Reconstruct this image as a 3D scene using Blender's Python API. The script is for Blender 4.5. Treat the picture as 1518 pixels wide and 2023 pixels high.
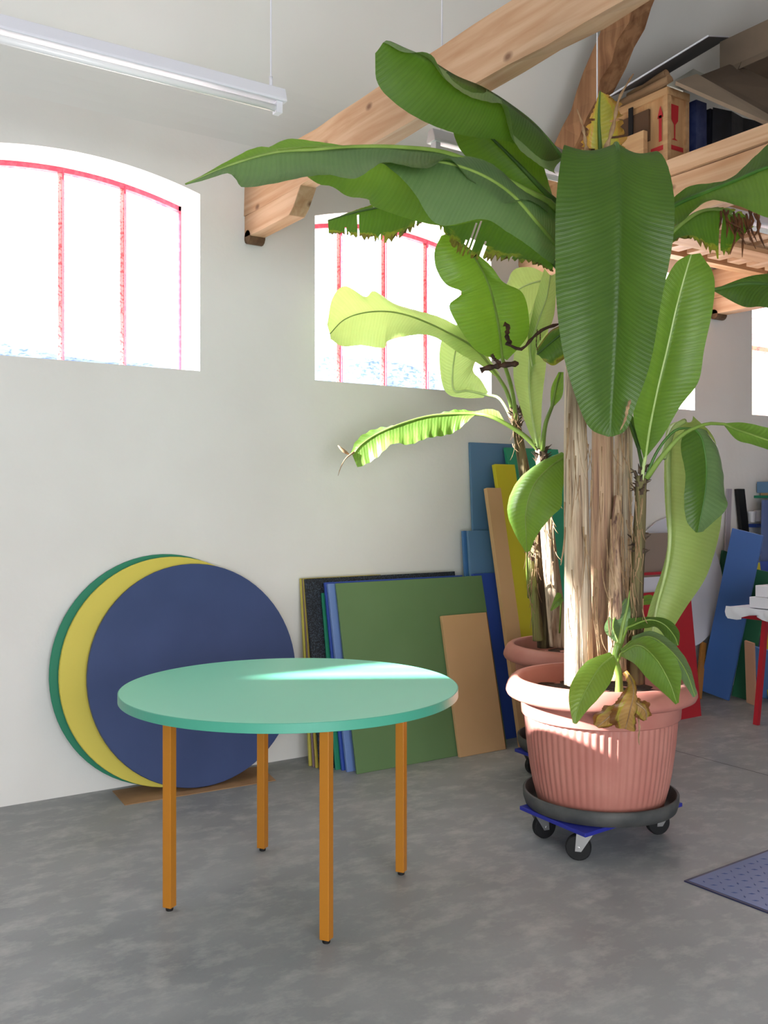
import bpy, math, random
from mathutils import Vector, noise
from math import sin, cos, pi, sqrt, radians, atan2

for o in list(bpy.data.objects):
    bpy.data.objects.remove(o, do_unlink=True)
S = bpy.context.scene
COL = S.collection
random.seed(7)

# ---------------------------------------------------------------- camera
F = 1905.0; HX = 759.0; HY = 990.0; CH = 1.40; WD = 4.648
A = math.atan2(2881.0, 1905.0)            # angle between view axis and the window wall
SA, CA = sin(A), cos(A)
cam = bpy.data.cameras.new('camera'); co = bpy.data.objects.new('camera', cam); COL.objects.link(co)
cam.sensor_fit = 'VERTICAL'; cam.sensor_height = 36.0; cam.lens = 36.0 * F / 2023.0
cam.shift_y = -(1011.5 - HY) / 2023.0
cam.clip_start = 0.05; cam.clip_end = 500
co.location = (0, -WD, CH)
co.rotation_euler = (pi / 2, 0, -(pi / 2 - A))
S.camera = co

# ---------------------------------------------------------------- world, sun, fill lamp
w = bpy.data.worlds.new('world'); S.world = w; w.use_nodes = True
wn = w.node_tree.nodes; wl = w.node_tree.links
bg = wn['Background']
bg.inputs['Color'].default_value = (0.93, 0.97, 1.0, 1); bg.inputs['Strength'].default_value = 4.5
SUN_AZ, SUN_EL = radians(30.5), radians(26)   # azimuth measured from the wall line, elevation
sd = Vector((-cos(SUN_AZ) * cos(SUN_EL), sin(SUN_AZ) * cos(SUN_EL), sin(SUN_EL)))
sl = bpy.data.lights.new('sun', 'SUN'); sl.energy = 42.0; sl.angle = radians(2.0); sl.color = (1, 0.96, 0.9)
so = bpy.data.objects.new('sun', sl); COL.objects.link(so); so.location = (-4, 4, 8)
so.rotation_euler = sd.to_track_quat('Z', 'Y').to_euler()

def area(name, loc, target, sx, sy, power, color=(1, 1, 1)):
    l = bpy.data.lights.new(name, 'AREA'); l.shape = 'RECTANGLE'; l.size = sx; l.size_y = sy
    l.energy = power; l.color = color
    o = bpy.data.objects.new(name, l); COL.objects.link(o); o.location = loc
    o.rotation_euler = (Vector(loc) - Vector(target)).to_track_quat('Z', 'Y').to_euler()
    return o
# added unseen area lamp behind the camera, soft fill for the room
area('rear_fill', (-0.3, -6.75, 1.25), (0.2, 0, 1.15), 4.4, 2.1, 190, (0.93, 0.96, 1.0))

S.view_settings.view_transform = 'Standard'; S.view_settings.look = 'None'
S.view_settings.gamma = 1.0; S.view_settings.exposure = 0.53; S.view_settings.use_curve_mapping = False

# ---------------------------------------------------------------- coordinates
def cw(X, Z, h):                # camera frame (right, forward) to world
    return Vector((SA * X + CA * Z, -CA * X + SA * Z - WD, h))
def at(px, py, Z):
    return cw((px - HX) / F * Z, Z, CH + (HY - py) / F * Z)
def flr(px, py, h=0.0):
    return at(px, py, (CH - h) * F / (py - HY))
def wly(px, py, y):             # on the plane parallel to the window wall at world y
    r = (px - HX) / F
    return at(px, py, (y + WD) / (SA - CA * r))
def wlx(px, py, x):
    r = (px - HX) / F
    return at(px, py, x / (SA * r + CA))

# ---------------------------------------------------------------- object helpers
ORI = {}
def empty(name, loc, label=None, cat=None, group=None, kind=None, parent=None):
    o = bpy.data.objects.new(name, None); COL.objects.link(o); o.empty_display_size = 0.1
    loc = Vector(loc); ORI[o] = loc
    if parent: o.parent = parent; o.location = loc - ORI[parent]
    else: o.location = loc
    tag(o, label, cat, group, kind); return o
def tag(o, label=None, cat=None, group=None, kind=None):
    if label: o['label'] = label
    if cat: o['category'] = cat
    if group: o['group'] = group
    if kind: o['kind'] = kind
    return o

class MB:
    def __init__(s): s.v = []; s.f = []; s.uv = []; s.m = []; s.mi = 0
    def add(s, vs, fs, uvs=None):
        n = len(s.v); s.v += [Vector(q) for q in vs]
        for i, f in enumerate(fs):
            s.f.append([n + k for k in f]); s.m.append(s.mi)
            s.uv.append(uvs[i] if uvs else [(0, 0)] * len(f))
        return s
    def hexa(s, p):              # p: 4 bottom, 4 top
        return s.add(p, [(3, 2, 1, 0), (4, 5, 6, 7), (0, 1, 5, 4), (1, 2, 6, 5), (2, 3, 7, 6), (3, 0, 4, 7)])
    def box(s, a, b):
        x0, y0, z0 = a; x1, y1, z1 = b
        return s.hexa([(x0, y0, z0), (x1, y0, z0), (x1, y1, z0), (x0, y1, z0), (x0, y0, z1), (x1, y0, z1), (x1, y1, z1), (x0, y1, z1)])
    def slab(s, p, e1, e2, e3):  # corner plus three edge vectors
        p = Vector(p); e1 = Vector(e1); e2 = Vector(e2); e3 = Vector(e3)
        if e1.cross(e2).dot(e3) < 0: e1, e2 = e2, e1
        return s.hexa([p, p + e1, p + e1 + e2, p + e2, p + e3, p + e1 + e3, p + e1 + e2 + e3, p + e2 + e3])
    def bar(s, a, b, wd, ht, up=(0, 0, 1)):
        a = Vector(a); b = Vector(b); d = (b - a).normalized(); sd_ = d.cross(Vector(up)).normalized(); u = sd_.cross(d)
        q = lambda P: [P - sd_ * wd / 2 - u * ht / 2, P + sd_ * wd / 2 - u * ht / 2, P + sd_ * wd / 2 + u * ht / 2, P - sd_ * wd / 2 + u * ht / 2]
        A_, B_ = q(a), q(b)
        return s.add(A_ + B_, [(0, 1, 2, 3), (7, 6, 5, 4), (0, 4, 5, 1), (1, 5, 6, 2), (2, 6, 7, 3), (3, 7, 4, 0)])
    def tube(s, pts, rad, n=10, caps=True, shape=None):
        pts = [Vector(p) for p in pts]; N = len(pts)
        rr = rad if isinstance(rad, (list, tuple)) else [rad] * N
        t0 = (pts[1] - pts[0]).normalized(); u = t0.orthogonal().normalized()
        vs = []; uvq = []; L = 0; LL = []
        for i, p in enumerate(pts):
            t = (pts[min(i + 1, N - 1)] - pts[max(i - 1, 0)]).normalized()
            u = (u - t * u.dot(t)).normalized(); v = t.cross(u)
            if i: L += (p - pts[i - 1]).length
            LL.append(L)
            for k in range(n):
                a = 2 * pi * k / n
                r = rr[i] * (shape(a, L) if shape else 1)
                vs.append(p + u * cos(a) * r + v * sin(a) * r)
        fs = []; uvs = []
        for i in range(N - 1):
            for k in range(n):
                k2 = (k + 1) % n
                fs.append((i * n + k, i * n + k2, (i + 1) * n + k2, (i + 1) * n + k))
                uvs.append([(k / n, LL[i]), ((k + 1) / n, LL[i]), ((k + 1) / n, LL[i + 1]), (k / n, LL[i + 1])])
        if caps:
            fs.append(tuple(range(n - 1, -1, -1))); uvs.append([(0, 0)] * n)
            fs.append(tuple((N - 1) * n + k for k in range(n))); uvs.append([(0, 0)] * n)
        return s.add(vs, fs, uvs)
    def lathe(s, c, prof, n=64, flute=None):      # prof: (r, z) list
        c = Vector(c); vs = []; N = len(prof)
        for i, (r, z) in enumerate(prof):
            for k in range(n):
                a = 2 * pi * k / n
                q = r + (flute(a, i) if flute else 0)
                vs.append(c + Vector((cos(a) * q, sin(a) * q, z)))
        fs = []
        for i in range(N - 1):
            for k in range(n):
                k2 = (k + 1) % n
                fs.append((i * n + k, i * n + k2, (i + 1) * n + k2, (i + 1) * n + k))
        s.add(vs, fs)
        if prof[0][0] > 1e-4: s.f.append([len(s.v) - N * n + k for k in range(n - 1, -1, -1)]); s.uv.append([(0, 0)] * n); s.m.append(s.mi)
        if prof[-1][0] > 1e-4: s.f.append([len(s.v) - n + k for k in range(n)]); s.uv.append([(0, 0)] * n); s.m.append(s.mi)
        return s
    def disc(s, c, ax, r, th, n=72):              # round slab: centre of near face, outward axis
        ax = Vector(ax).normalized(); u = ax.orthogonal().normalized(); v = ax.cross(u); c = Vector(c)
        vs = []
        for (rr, d) in ((r - .002, -th), (r, -th + .002), (r, -.002), (r - .002, 0)):
            for k in range(n):
                a = 2 * pi * k / n; vs.append(c + u * cos(a) * rr + v * sin(a) * rr + ax * d)
        fs = [(i * n + k, i * n + (k + 1) % n, (i + 1) * n + (k + 1) % n, (i + 1) * n + k) for i in range(3) for k in range(n)]
        fs.append(tuple(range(n - 1, -1, -1))); fs.append(tuple(3 * n + k for k in range(n)))
        return s.add(vs, fs)
    def build(s, name, mat, parent=None, smooth=False, bevel=0, origin=None):
        if origin is None:
            n = len(s.v); origin = Vector((sum(v.x for v in s.v) / n, sum(v.y for v in s.v) / n, min(v.z for v in s.v)))
        origin = Vector(origin)
        me = bpy.data.meshes.new(name); me.from_pydata([v - origin for v in s.v], [], s.f)
        ul = me.uv_layers.new(name='UVMap'); li = 0
        for q in s.uv:
            for c in q: ul.data[li].uv = c; li += 1
        for m_ in (mat if isinstance(mat, (list, tuple)) else [mat]): me.materials.append(m_)
        me.polygons.foreach_set('material_index', s.m)
        if smooth: me.polygons.foreach_set('use_smooth', [True] * len(me.polygons))
        me.update()
        o = bpy.data.objects.new(name, me); COL.objects.link(o); ORI[o] = origin
        if parent: o.parent = parent; o.location = origin - ORI[parent]
        else: o.location = origin
        if smooth == 'auto':
            md = o.modifiers.new('es', 'EDGE_SPLIT'); md.split_angle = radians(35)
        if bevel:
            md = o.modifiers.new('bev', 'BEVEL'); md.width = bevel; md.segments = 2; md.limit_method = 'ANGLE'
        return o

def crom(P, n):
    """resample a list of tuples/vectors by Catmull-Rom at n points, even in chord length"""
    P = [Vector(p) for p in P]
    if len(P) == 2: return [P[0].lerp(P[1], i / (n - 1)) for i in range(n)]
    Q = [P[0] * 2 - P[1]] + P + [P[-1] * 2 - P[-2]]
    fine = []
    for i in range(1, len(Q) - 2):
        a, b, c, d = Q[i - 1:i + 3]
        for k in range(16):
            t = k / 16
            fine.append(0.5 * ((2 * b) + (c - a) * t + (2 * a - 5 * b + 4 * c - d) * t * t + (3 * b - a - 3 * c + d) * t ** 3))
    fine.append(P[-1])
    L = [0]
    for i in range(1, len(fine)): L.append(L[-1] + (fine[i] - fine[i - 1]).length)
    out = []; j = 0
    for i in range(n):
        s_ = L[-1] * i / (n - 1)
        while j < len(L) - 2 and L[j + 1] < s_: j += 1
        dd = L[j + 1] - L[j]
        out.append(fine[j].lerp(fine[j + 1], 0 if dd < 1e-9 else min(1, (s_ - L[j]) / dd)))
    return out

# ---------------------------------------------------------------- materials
def mat(name, color, rough=0.5, spec=0.5, metal=0.0):
    m = bpy.data.materials.new(name); m.use_nodes = True
    b = m.node_tree.nodes['Principled BSDF']
    b.inputs['Base Color'].default_value = (*color, 1); b.inputs['Roughness'].default_value = rough
    b.inputs['Metallic'].default_value = metal; b.inputs['Specular IOR Level'].default_value = spec
    return m
def srgb(r, g, b):
    f = lambda c: (c / 255) / 12.92 if c / 255 <= 0.04045 else ((c / 255 + 0.055) / 1.055) ** 2.4
    return (f(r), f(g), f(b))
def noisy(name, c1, c2, rough=0.5, scale=4.0, detail=6, stretch=(1, 1, 1), bump=0.0, bscale=60.0, spec=0.4, r2=None, contrast=(0.35, 0.65), c3=None, s3=1.0):
    m = mat(name, c1, rough, spec); nt = m.node_tree; N = nt.nodes; Lk = nt.links; b = N['Principled BSDF']
    tc = N.new('ShaderNodeTexCoord'); mp = N.new('ShaderNodeMapping'); mp.inputs['Scale'].default_value = stretch
    Lk.new(tc.outputs['Object'], mp.inputs['Vector'])
    nz = N.new('ShaderNodeTexNoise'); nz.inputs['Scale'].default_value = scale; nz.inputs['Detail'].default_value = detail
    Lk.new(mp.outputs[0], nz.inputs['Vector'])
    cr = N.new('ShaderNodeValToRGB'); cr.color_ramp.elements[0].position = contrast[0]; cr.color_ramp.elements[1].position = contrast[1]
    cr.color_ramp.elements[0].color = (*c1, 1); cr.color_ramp.elements[1].color = (*c2, 1)
    Lk.new(nz.outputs['Fac'], cr.inputs['Fac']); outc = cr.outputs['Color']
    if c3:
        n3 = N.new('ShaderNodeTexNoise'); n3.inputs['Scale'].default_value = s3; n3.inputs['Detail'].default_value = 8; n3.inputs['Roughness'].default_value = 0.65
        Lk.new(mp.outputs[0], n3.inputs['Vector'])
        r3 = N.new('ShaderNodeMapRange'); r3.inputs['From Min'].default_value = 0.48; r3.inputs['From Max'].default_value = 0.68
        Lk.new(n3.outputs['Fac'], r3.inputs['Value'])
        mx = N.new('ShaderNodeMix'); mx.data_type = 'RGBA'; Lk.new(r3.outputs[0], mx.inputs[0]); Lk.new(outc, mx.inputs[6]); mx.inputs[7].default_value = (*c3, 1)
        outc = mx.outputs[2]
    Lk.new(outc, b.inputs['Base Color'])
    if r2 is not None:
        mr = N.new('ShaderNodeMapRange'); mr.inputs['To Min'].default_value = rough; mr.inputs['To Max'].default_value = r2
        mr.inputs['From Min'].default_value = .35; mr.inputs['From Max'].default_value = .65
        Lk.new(nz.outputs['Fac'], mr.inputs['Value']); Lk.new(mr.outputs[0], b.inputs['Roughness'])
    if bump:
        n2 = N.new('ShaderNodeTexNoise'); n2.inputs['Scale'].default_value = bscale; n2.inputs['Detail'].default_value = 5
        Lk.new(mp.outputs[0], n2.inputs['Vector'])
        bp = N.new('ShaderNodeBump'); bp.inputs['Strength'].default_value = bump; bp.inputs['Distance'].default_value = 0.01
        Lk.new(n2.outputs['Fac'], bp.inputs['Height']); Lk.new(bp.outputs[0], b.inputs['Normal'])
    return m

def leafmat(name, dark, light, trans, tfac=0.35, rough=0.38, vein=58.0, dry=0.0, dryc=(0.16, 0.07, 0.02)):
    """banana leaf: fine parallel side veins read from the leaf's own UV (x across, y metres along)"""
    m = mat(name, dark, rough, 0.5); nt = m.node_tree; N = nt.nodes; Lk = nt.links; b = N['Principled BSDF']
    uv = N.new('ShaderNodeUVMap'); uv.uv_map = 'UVMap'
    sp = N.new('ShaderNodeSeparateXYZ'); Lk.new(uv.outputs[0], sp.inputs[0])
    def M(op, a, b_=None, c=None):
        n = N.new('ShaderNodeMath'); n.operation = op
        for i, v in enumerate((a, b_, c)):
            if v is None: continue
            if isinstance(v, (int, float)): n.inputs[i].default_value = v
            else: Lk.new(v, n.inputs[i])
        return n.outputs[0]
    au = M('ABSOLUTE', M('SUBTRACT', sp.outputs[0], 0.5))
    ph = M('SUBTRACT', M('MULTIPLY', sp.outputs[1], 2 * pi * vein), M('MULTIPLY', au, 26.0))
    nz = N.new('ShaderNodeTexNoise'); nz.inputs['Scale'].default_value = 5; nz.inputs['Detail'].default_value = 4
    Lk.new(uv.outputs[0], nz.inputs['Vector'])
    ph = M('ADD', ph, M('MULTIPLY', nz.outputs['Fac'], 5.0))
    w1 = M('SINE', ph); w2 = M('SINE', M('MULTIPLY', ph, 2.7)); w3 = M('SINE', M('MULTIPLY', ph, 0.31))
    wv = M('MULTIPLY_ADD', w2, 0.4, w1); wv = M('MULTIPLY_ADD', w3, 0.5, wv)
    fac = M('MULTIPLY_ADD', wv, 0.11, M('MULTIPLY_ADD', nz.outputs['Fac'], 0.9, 0.05))
    mx = N.new('ShaderNodeMix'); mx.data_type = 'RGBA'; mx.clamp_factor = True
    Lk.new(fac, mx.inputs[0]); mx.inputs[6].default_value = (*dark, 1); mx.inputs[7].default_value = (*light, 1)
    col = mx.outputs[2]
    tcol = None
    if dry:
        n2 = N.new('ShaderNodeTexNoise'); n2.inputs['Scale'].default_value = 9; n2.inputs['Detail'].default_value = 6
        Lk.new(uv.outputs[0], n2.inputs['Vector'])
        e = M('ADD', M('MULTIPLY', au, 2.0), M('MULTIPLY', M('SUBTRACT', n2.outputs['Fac'], 0.5), 1.2))
        mr = N.new('ShaderNodeMapRange'); mr.inputs['From Min'].default_value = 1.0 - dry; mr.inputs['From Max'].default_value = 1.12 - dry
        Lk.new(e, mr.inputs['Value'])
        mr2 = N.new('ShaderNodeMapRange'); mr2.inputs['From Min'].default_value = 0.85 - dry; mr2.inputs['From Max'].default_value = 1.0 - dry
        Lk.new(e, mr2.inputs['Value'])
        my = N.new('ShaderNodeMix'); my.data_type = 'RGBA'; Lk.new(mr2.outputs[0], my.inputs[0]); Lk.new(col, my.inputs[6]); my.inputs[7].default_value = (*srgb(165, 160, 50), 1)
        mb = N.new('ShaderNodeMix'); mb.data_type = 'RGBA'; Lk.new(mr.outputs[0], mb.inputs[0]); Lk.new(my.outputs[2], mb.inputs[6]); mb.inputs[7].default_value = (*dryc, 1)
        col = mb.outputs[2]
    Lk.new(col, b.inputs['Base Color'])
    bp = N.new('ShaderNodeBump'); bp.inputs['Strength'].default_value = 0.2; bp.inputs['Distance'].default_value = 0.002
    Lk.new(wv, bp.inputs['Height']); Lk.new(bp.outputs[0], b.inputs['Normal'])
    tr = N.new('ShaderNodeBsdfTranslucent')
    tm = N.new('ShaderNodeMix'); tm.data_type = 'RGBA'; tm.blend_type = 'MIX'; tm.inputs[0].default_value = 0.25
    tm.inputs[6].default_value = (*trans, 1); Lk.new(col, tm.inputs[7])
    Lk.new(tm.outputs[2], tr.inputs['Color'])
    Lk.new(bp.outputs[0], tr.inputs['Normal'])
    ms = N.new('ShaderNodeMixShader'); ms.inputs[0].default_value = tfac
    Lk.new(b.outputs[0], ms.inputs[1]); Lk.new(tr.outputs[0], ms.inputs[2])
    Lk.new(ms.outputs[0], N['Material Output'].inputs['Surface'])
    return m

def woodmat(name, c1, c2, c3, axis=1, rough=0.6):
    m = mat(name, c1, rough, 0.3); nt = m.node_tree; N = nt.nodes; Lk = nt.links; b = N['Principled BSDF']
    tc = N.new('ShaderNodeTexCoord'); mp = N.new('ShaderNodeMapping')
    sc = [14.0, 14.0, 14.0]; sc[axis] = 0.9; mp.inputs['Scale'].default_value = sc
    Lk.new(tc.outputs['Object'], mp.inputs['Vector'])
    nz = N.new('ShaderNodeTexNoise'); nz.inputs['Scale'].default_value = 1.6; nz.inputs['Detail'].default_value = 7; nz.inputs['Distortion'].default_value = 0.6
    Lk.new(mp.outputs[0], nz.inputs['Vector'])
    cr = N.new('ShaderNodeValToRGB'); e = cr.color_ramp.elements
    e[0].position = .3; e[0].color = (*c2, 1); e[1].position = .62; e[1].color = (*c1, 1)
    x = e.new(.75); x.color = (*c1, 1); x = e.new(.48); x.color = tuple(0.5 * (p + q) for p, q in zip(c1, c2)) + (1,)
    Lk.new(nz.outputs['Fac'], cr.inputs['Fac'])
    # knots
    vo = N.new('ShaderNodeTexVoronoi'); vo.inputs['Scale'].default_value = 4.2
    mp2 = N.new('ShaderNodeMapping'); s2 = [1.6, 1.6, 1.6]; s2[axis] = 1.0; mp2.inputs['Scale'].default_value = s2
    Lk.new(tc.outputs['Object'], mp2.inputs['Vector']); Lk.new(mp2.outputs[0], vo.inputs['Vector'])
    mr = N.new('ShaderNodeMapRange'); mr.inputs['From Min'].default_value = 0.04; mr.inputs['From Max'].default_value = 0.13
    mr.inputs['To Min'].default_value = 0.85; mr.inputs['To Max'].default_value = 0.0
    Lk.new(vo.outputs['Distance'], mr.inputs['Value'])
    mx = N.new('ShaderNodeMix'); mx.data_type = 'RGBA'; Lk.new(mr.outputs[0], mx.inputs[0]); Lk.new(cr.outputs['Color'], mx.inputs[6]); mx.inputs[7].default_value = (*c3, 1)
    Lk.new(mx.outputs[2], b.inputs['Base Color'])
    bp = N.new('ShaderNodeBump'); bp.inputs['Strength'].default_value = 0.35; bp.inputs['Distance'].default_value = 0.004
    Lk.new(nz.outputs['Fac'], bp.inputs['Height']); Lk.new(bp.outputs[0], b.inputs['Normal'])
    return m

M_WALL = noisy('plaster', srgb(226, 223, 218), srgb(233, 231, 227), 0.85, 1.3, 4, bump=0.12, bscale=30, spec=0.2)
M_CEIL = noisy('ceiling_plaster', srgb(222, 221, 216), srgb(228, 227, 223), 0.9, 1.0, 3, spec=0.1)
M_REVEAL = mat('white_reveal', srgb(245, 243, 240), 0.8, 0.2)
M_FLOOR = noisy('concrete', srgb(137, 140, 142), srgb(160, 162, 163), 0.40, 2.6, 10, stretch=(1, 1.5, 1), bump=0.15, bscale=22, spec=0.35, r2=0.6,
                contrast=(0.25, 0.75), c3=srgb(174, 175, 174), s3=9.0)
M_RED = noisy('red_steel', srgb(190, 62, 88), srgb(204, 84, 104), 0.5, 40, 4, contrast=(.48, .6))
M_PINK = noisy('sunlit_pink_flange', srgb(236, 190, 184), srgb(216, 116, 118), 0.6, 70, 4, contrast=(.5, .6))  # sun glare on the red flange, painted in as speckled pale pink
M_WOOD = woodmat('old_pine', srgb(208, 172, 140), srgb(184, 140, 104), srgb(110, 72, 50), 1)
M_WOODX = woodmat('pine_along_wall', srgb(210, 168, 128), srgb(182, 134, 92), srgb(110, 68, 42), 0)
M_WOODZ = woodmat('brown_post', srgb(160, 118, 84), srgb(118, 80, 54), srgb(66, 42, 30), 2)
M_ENDW = noisy('end_grain', srgb(120, 92, 66), srgb(88, 62, 42), 0.8, 20)
M_CRATE = woodmat('crate_plywood', srgb(196, 156, 112), srgb(172, 128, 86), srgb(130, 88, 56), 2)
M_MINT = mat('mint_laminate', srgb(112, 208, 174), 0.34, 1.0)
M_OCHRE = mat('ochre_paint', srgb(180, 116, 32), 0.38, 0.4)
M_BLACK = mat('black_rubber', (0.010, 0.010, 0.011), 0.6, 0.3)
M_CARD = noisy('cardboard', srgb(176, 140, 104), srgb(158, 122, 88), 0.85, 6)
M_CARDG = noisy('grey_cardboard', srgb(142, 124, 106), srgb(128, 112, 96), 0.85, 3)
M_TERRA = noisy('terracotta_plastic', srgb(182, 116, 104), srgb(192, 130, 116), 0.5, 5, 4, spec=0.35)
M_SAUCER = noisy('dark_saucer', srgb(62, 64, 64), srgb(84, 84, 82), 0.6, 12)
M_DOLLY = mat('blue_paint', srgb(38, 46, 150), 0.5)
M_STEEL = mat('zinc_steel', (0.62, 0.62, 0.62), 0.3, 0.5, 0.9)
M_SOIL = noisy('soil', srgb(46, 34, 26), srgb(74, 56, 42), 0.95, 40, bump=0.6, bscale=60)
M_LAMPW = mat('white_enamel', srgb(224, 224, 232), 0.4)
M_TUBE = mat('frosted_tube', srgb(240, 240, 240), 0.25)

# ================================================================ the setting
HS, HW = 0.63, [(-0.615 + 1.93 * k) + 0.0 for k in range(-1, 5)]   # half width, window centres
HW = [1.311 + 1.935 * k for k in range(-1, 4)]
SILL, SPR, RISE, WT, REC = 2.068, 2.975, 0.092, 0.30, 0.257
def arch(dx): return SPR + RISE * (1 - (dx / HS) ** 2)
XL, XR = -5.0, 12.0; ZT = 3.30
mb = MB()
def strip(x0, x1, z00, z01, z10, z11):  # wall piece between x0,x1: bottom z at x0, top z at x0, bottom at x1, top at x1
    mb.add([(x0, 0, z00), (x1, 0, z10), (x1, 0, z11), (x0, 0, z01), (x0, WT, z00), (x1, WT, z10), (x1, WT, z11), (x0, WT, z01)],
           [(0, 1, 2, 3), (7, 6, 5, 4)])
xprev = XL
for c in HW:
    a, b = c - HS, c + HS
    strip(xprev, a, 0, ZT, 0, ZT)
    strip(a, b, 0, SILL, 0, SILL)
    n = 20
    for i in range(n):
        x0 = a + (b - a) * i / n; x1 = a + (b - a) * (i + 1) / n
        strip(x0, x1, arch(x0 - c), ZT, arch(x1 - c), ZT)
    xprev = b
strip(xprev, XR, 0, ZT, 0, ZT)
tag(mb.build('wall_back', M_WALL), kind='structure')
# reveals of every window opening (white painted) and the window itself
def m_glass():
    m = bpy.data.materials.new('rippled_glass'); m.use_nodes = True; nt = m.node_tree; N = nt.nodes; Lk = nt.links
    for q in list(N): N.remove(q)
    out = N.new('ShaderNodeOutputMaterial'); tr = N.new('ShaderNodeBsdfTransparent'); gl = N.new('ShaderNodeBsdfGlossy'); gl.inputs['Roughness'].default_value = 0.08
    tc = N.new('ShaderNodeTexCoord'); mp = N.new('ShaderNodeMapping'); mp.inputs['Scale'].default_value = (1, 1, 2.2)
    nz = N.new('ShaderNodeTexNoise'); nz.inputs['Scale'].default_value = 26; nz.inputs['Detail'].default_value = 3; nz.inputs['Distortion'].default_value = 1.0
    Lk.new(tc.outputs['Object'], mp.inputs['Vector']); Lk.new(mp.outputs[0], nz.inputs['Vector'])
    cr = N.new('ShaderNodeValToRGB'); cr.color_ramp.elements[0].position = .36; cr.color_ramp.elements[1].position = .50
    cr.color_ramp.elements[0].color = (0.42, 0.5, 0.72, 1); cr.color_ramp.elements[1].color = (0.97, 0.98, 1.0, 1)
    Lk.new(nz.outputs['Fac'], cr.inputs['Fac']); Lk.new(cr.outputs[0], tr.inputs['Color'])
    bp = N.new('ShaderNodeBump'); bp.inputs['Strength'].default_value = 0.6; Lk.new(nz.outputs['Fac'], bp.inputs['Height']); Lk.new(bp.outputs[0], gl.inputs['Normal'])
    mx = N.new('ShaderNodeMixShader'); mx.inputs[0].default_value = 0.05
    Lk.new(tr.outputs[0], mx.inputs[1]); Lk.new(gl.outputs[0], mx.inputs[2]); Lk.new(mx.outputs[0], out.inputs['Surface'])
    return m
M_GLASS = m_glass()
for wi, c in enumerate(HW):
    a, b = c - HS, c + HS
    W = empty('window_%d' % (wi + 1), (c, REC, SILL), kind='structure')
    rv = MB(); n = 20
    rv.add([(a, 0, SILL), (b, 0, SILL), (b, WT, SILL), (a, WT, SILL)], [(0, 1, 2, 3)])
    rv.add([(a, 0, SILL), (a, WT, SILL), (a, WT, SPR), (a, 0, SPR)], [(0, 1, 2, 3)])
    rv.add([(b, 0, SILL), (b, 0, SPR), (b, WT, SPR), (b, WT, SILL)], [(0, 1, 2, 3)])
    for i in range(n):
        x0 = a + (b - a) * i / n; x1 = a + (b - a) * (i + 1) / n
        rv.add([(x0, 0, arch(x0 - c)), (x0, WT, arch(x0 - c)), (x1, WT, arch(x1 - c)), (x1, 0, arch(x1 - c))], [(0, 1, 2, 3)])
    rv.build('reveal', M_REVEAL, W)
    fr = MB(); t = 0.014
    fr.box((a, REC, SILL), (a + t, REC + .035, SPR)); fr.box((b - t, REC, SILL), (b, REC + .035, SPR))
    fr.box((a, REC, SILL), (b, REC + .035, SILL + t))
    pts = [(a + (b - a) * i / 20, REC + .018, arch(a + (b - a) * i / 20 - c) - .012) for i in range(21)]
    for p, q in zip(pts[:-1], pts[1:]): fr.bar(p, q, .036, .026)
    fr.build('window_frame', M_RED, W)
    for k in (1, 2, 3):
        x = a + 2 * HS * k / 4; mu = MB()
        mu.box((x + .007, REC - .008, SILL), (x + .012, REC + .02, arch(x - c) - .01))
        mu.box((x - .014, REC + .014, SILL), (x + .012, REC + .024, arch(x - c) - .01))
        mu.m = [0] * 6 + [1] * 6; mu.build('mullion', [M_RED, M_PINK], W)
    for k in range(4):
        x0 = a + 2 * HS * k / 4 + .014; x1 = a + 2 * HS * (k + 1) / 4 - .004
        pm = MB(); y = REC + .022; s_ = 6; vs = []
        for i in range(s_ + 1):
            x = x0 + (x1 - x0) * i / s_
            vs += [(x, y, SILL + .005), (x, y, arch(x - c) - .015)]
        pm.add(vs, [(2 * i, 2 * i + 2, 2 * i + 3, 2 * i + 1) for i in range(s_)])
        pm.build('pane', M_GLASS, W)

# floor, with a saw cut joint
fl = MB(); fl.box((XL, -6.9, -0.25), (XR, WT, 0.0))
tag(fl.build('floor', M_FLOOR), kind='structure')
jt = MB(); j0 = flr(1300, 1474); j1 = flr(1518, 1532); jd = (j1 - j0).normalized()
j0 -= jd * 1.2; j1 += jd * 3; jn = Vector((-jd.y, jd.x, 0)) * .0025
jt.add([j0 - jn + Vector((0, 0, .0008)), j1 - jn + Vector((0, 0, .0008)), j1 + jn + Vector((0, 0, .0008)), j0 + jn + Vector((0, 0, .0008))], [(0, 1, 2, 3)])
tag(jt.build('trim_1', mat('dark_joint', (.05, .05, .05), .9)), kind='structure')  # floor joint drawn as a thin dark strip

# steep plastered roof slope, rounded into the wall
ce = MB(); prof = []
R = 0.55; sl_a = radians(52)
zc = 3.28 - 0.0
for k in range(9):
    th = (pi / 2 - sl_a) * k / 8       # turning from vertical to the slope
    prof.append((-R * (1 - cos(th)), zc + R * sin(th)))
y0, z0 = prof[-1]; prof.append((-3.4, z0 + (-y0 + 3.4) * -1 * -math.tan(sl_a)))
for i in range(len(prof) - 1):
    (ya, za), (yb, zb) = prof[i], prof[i + 1]
    ce.add([(XL, ya, za), (XL, yb, zb), (XR, yb, zb), (XR, ya, za)], [(0, 1, 2, 3)])
tag(ce.build('ceiling', M_CEIL, smooth=True), kind='structure')
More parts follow.
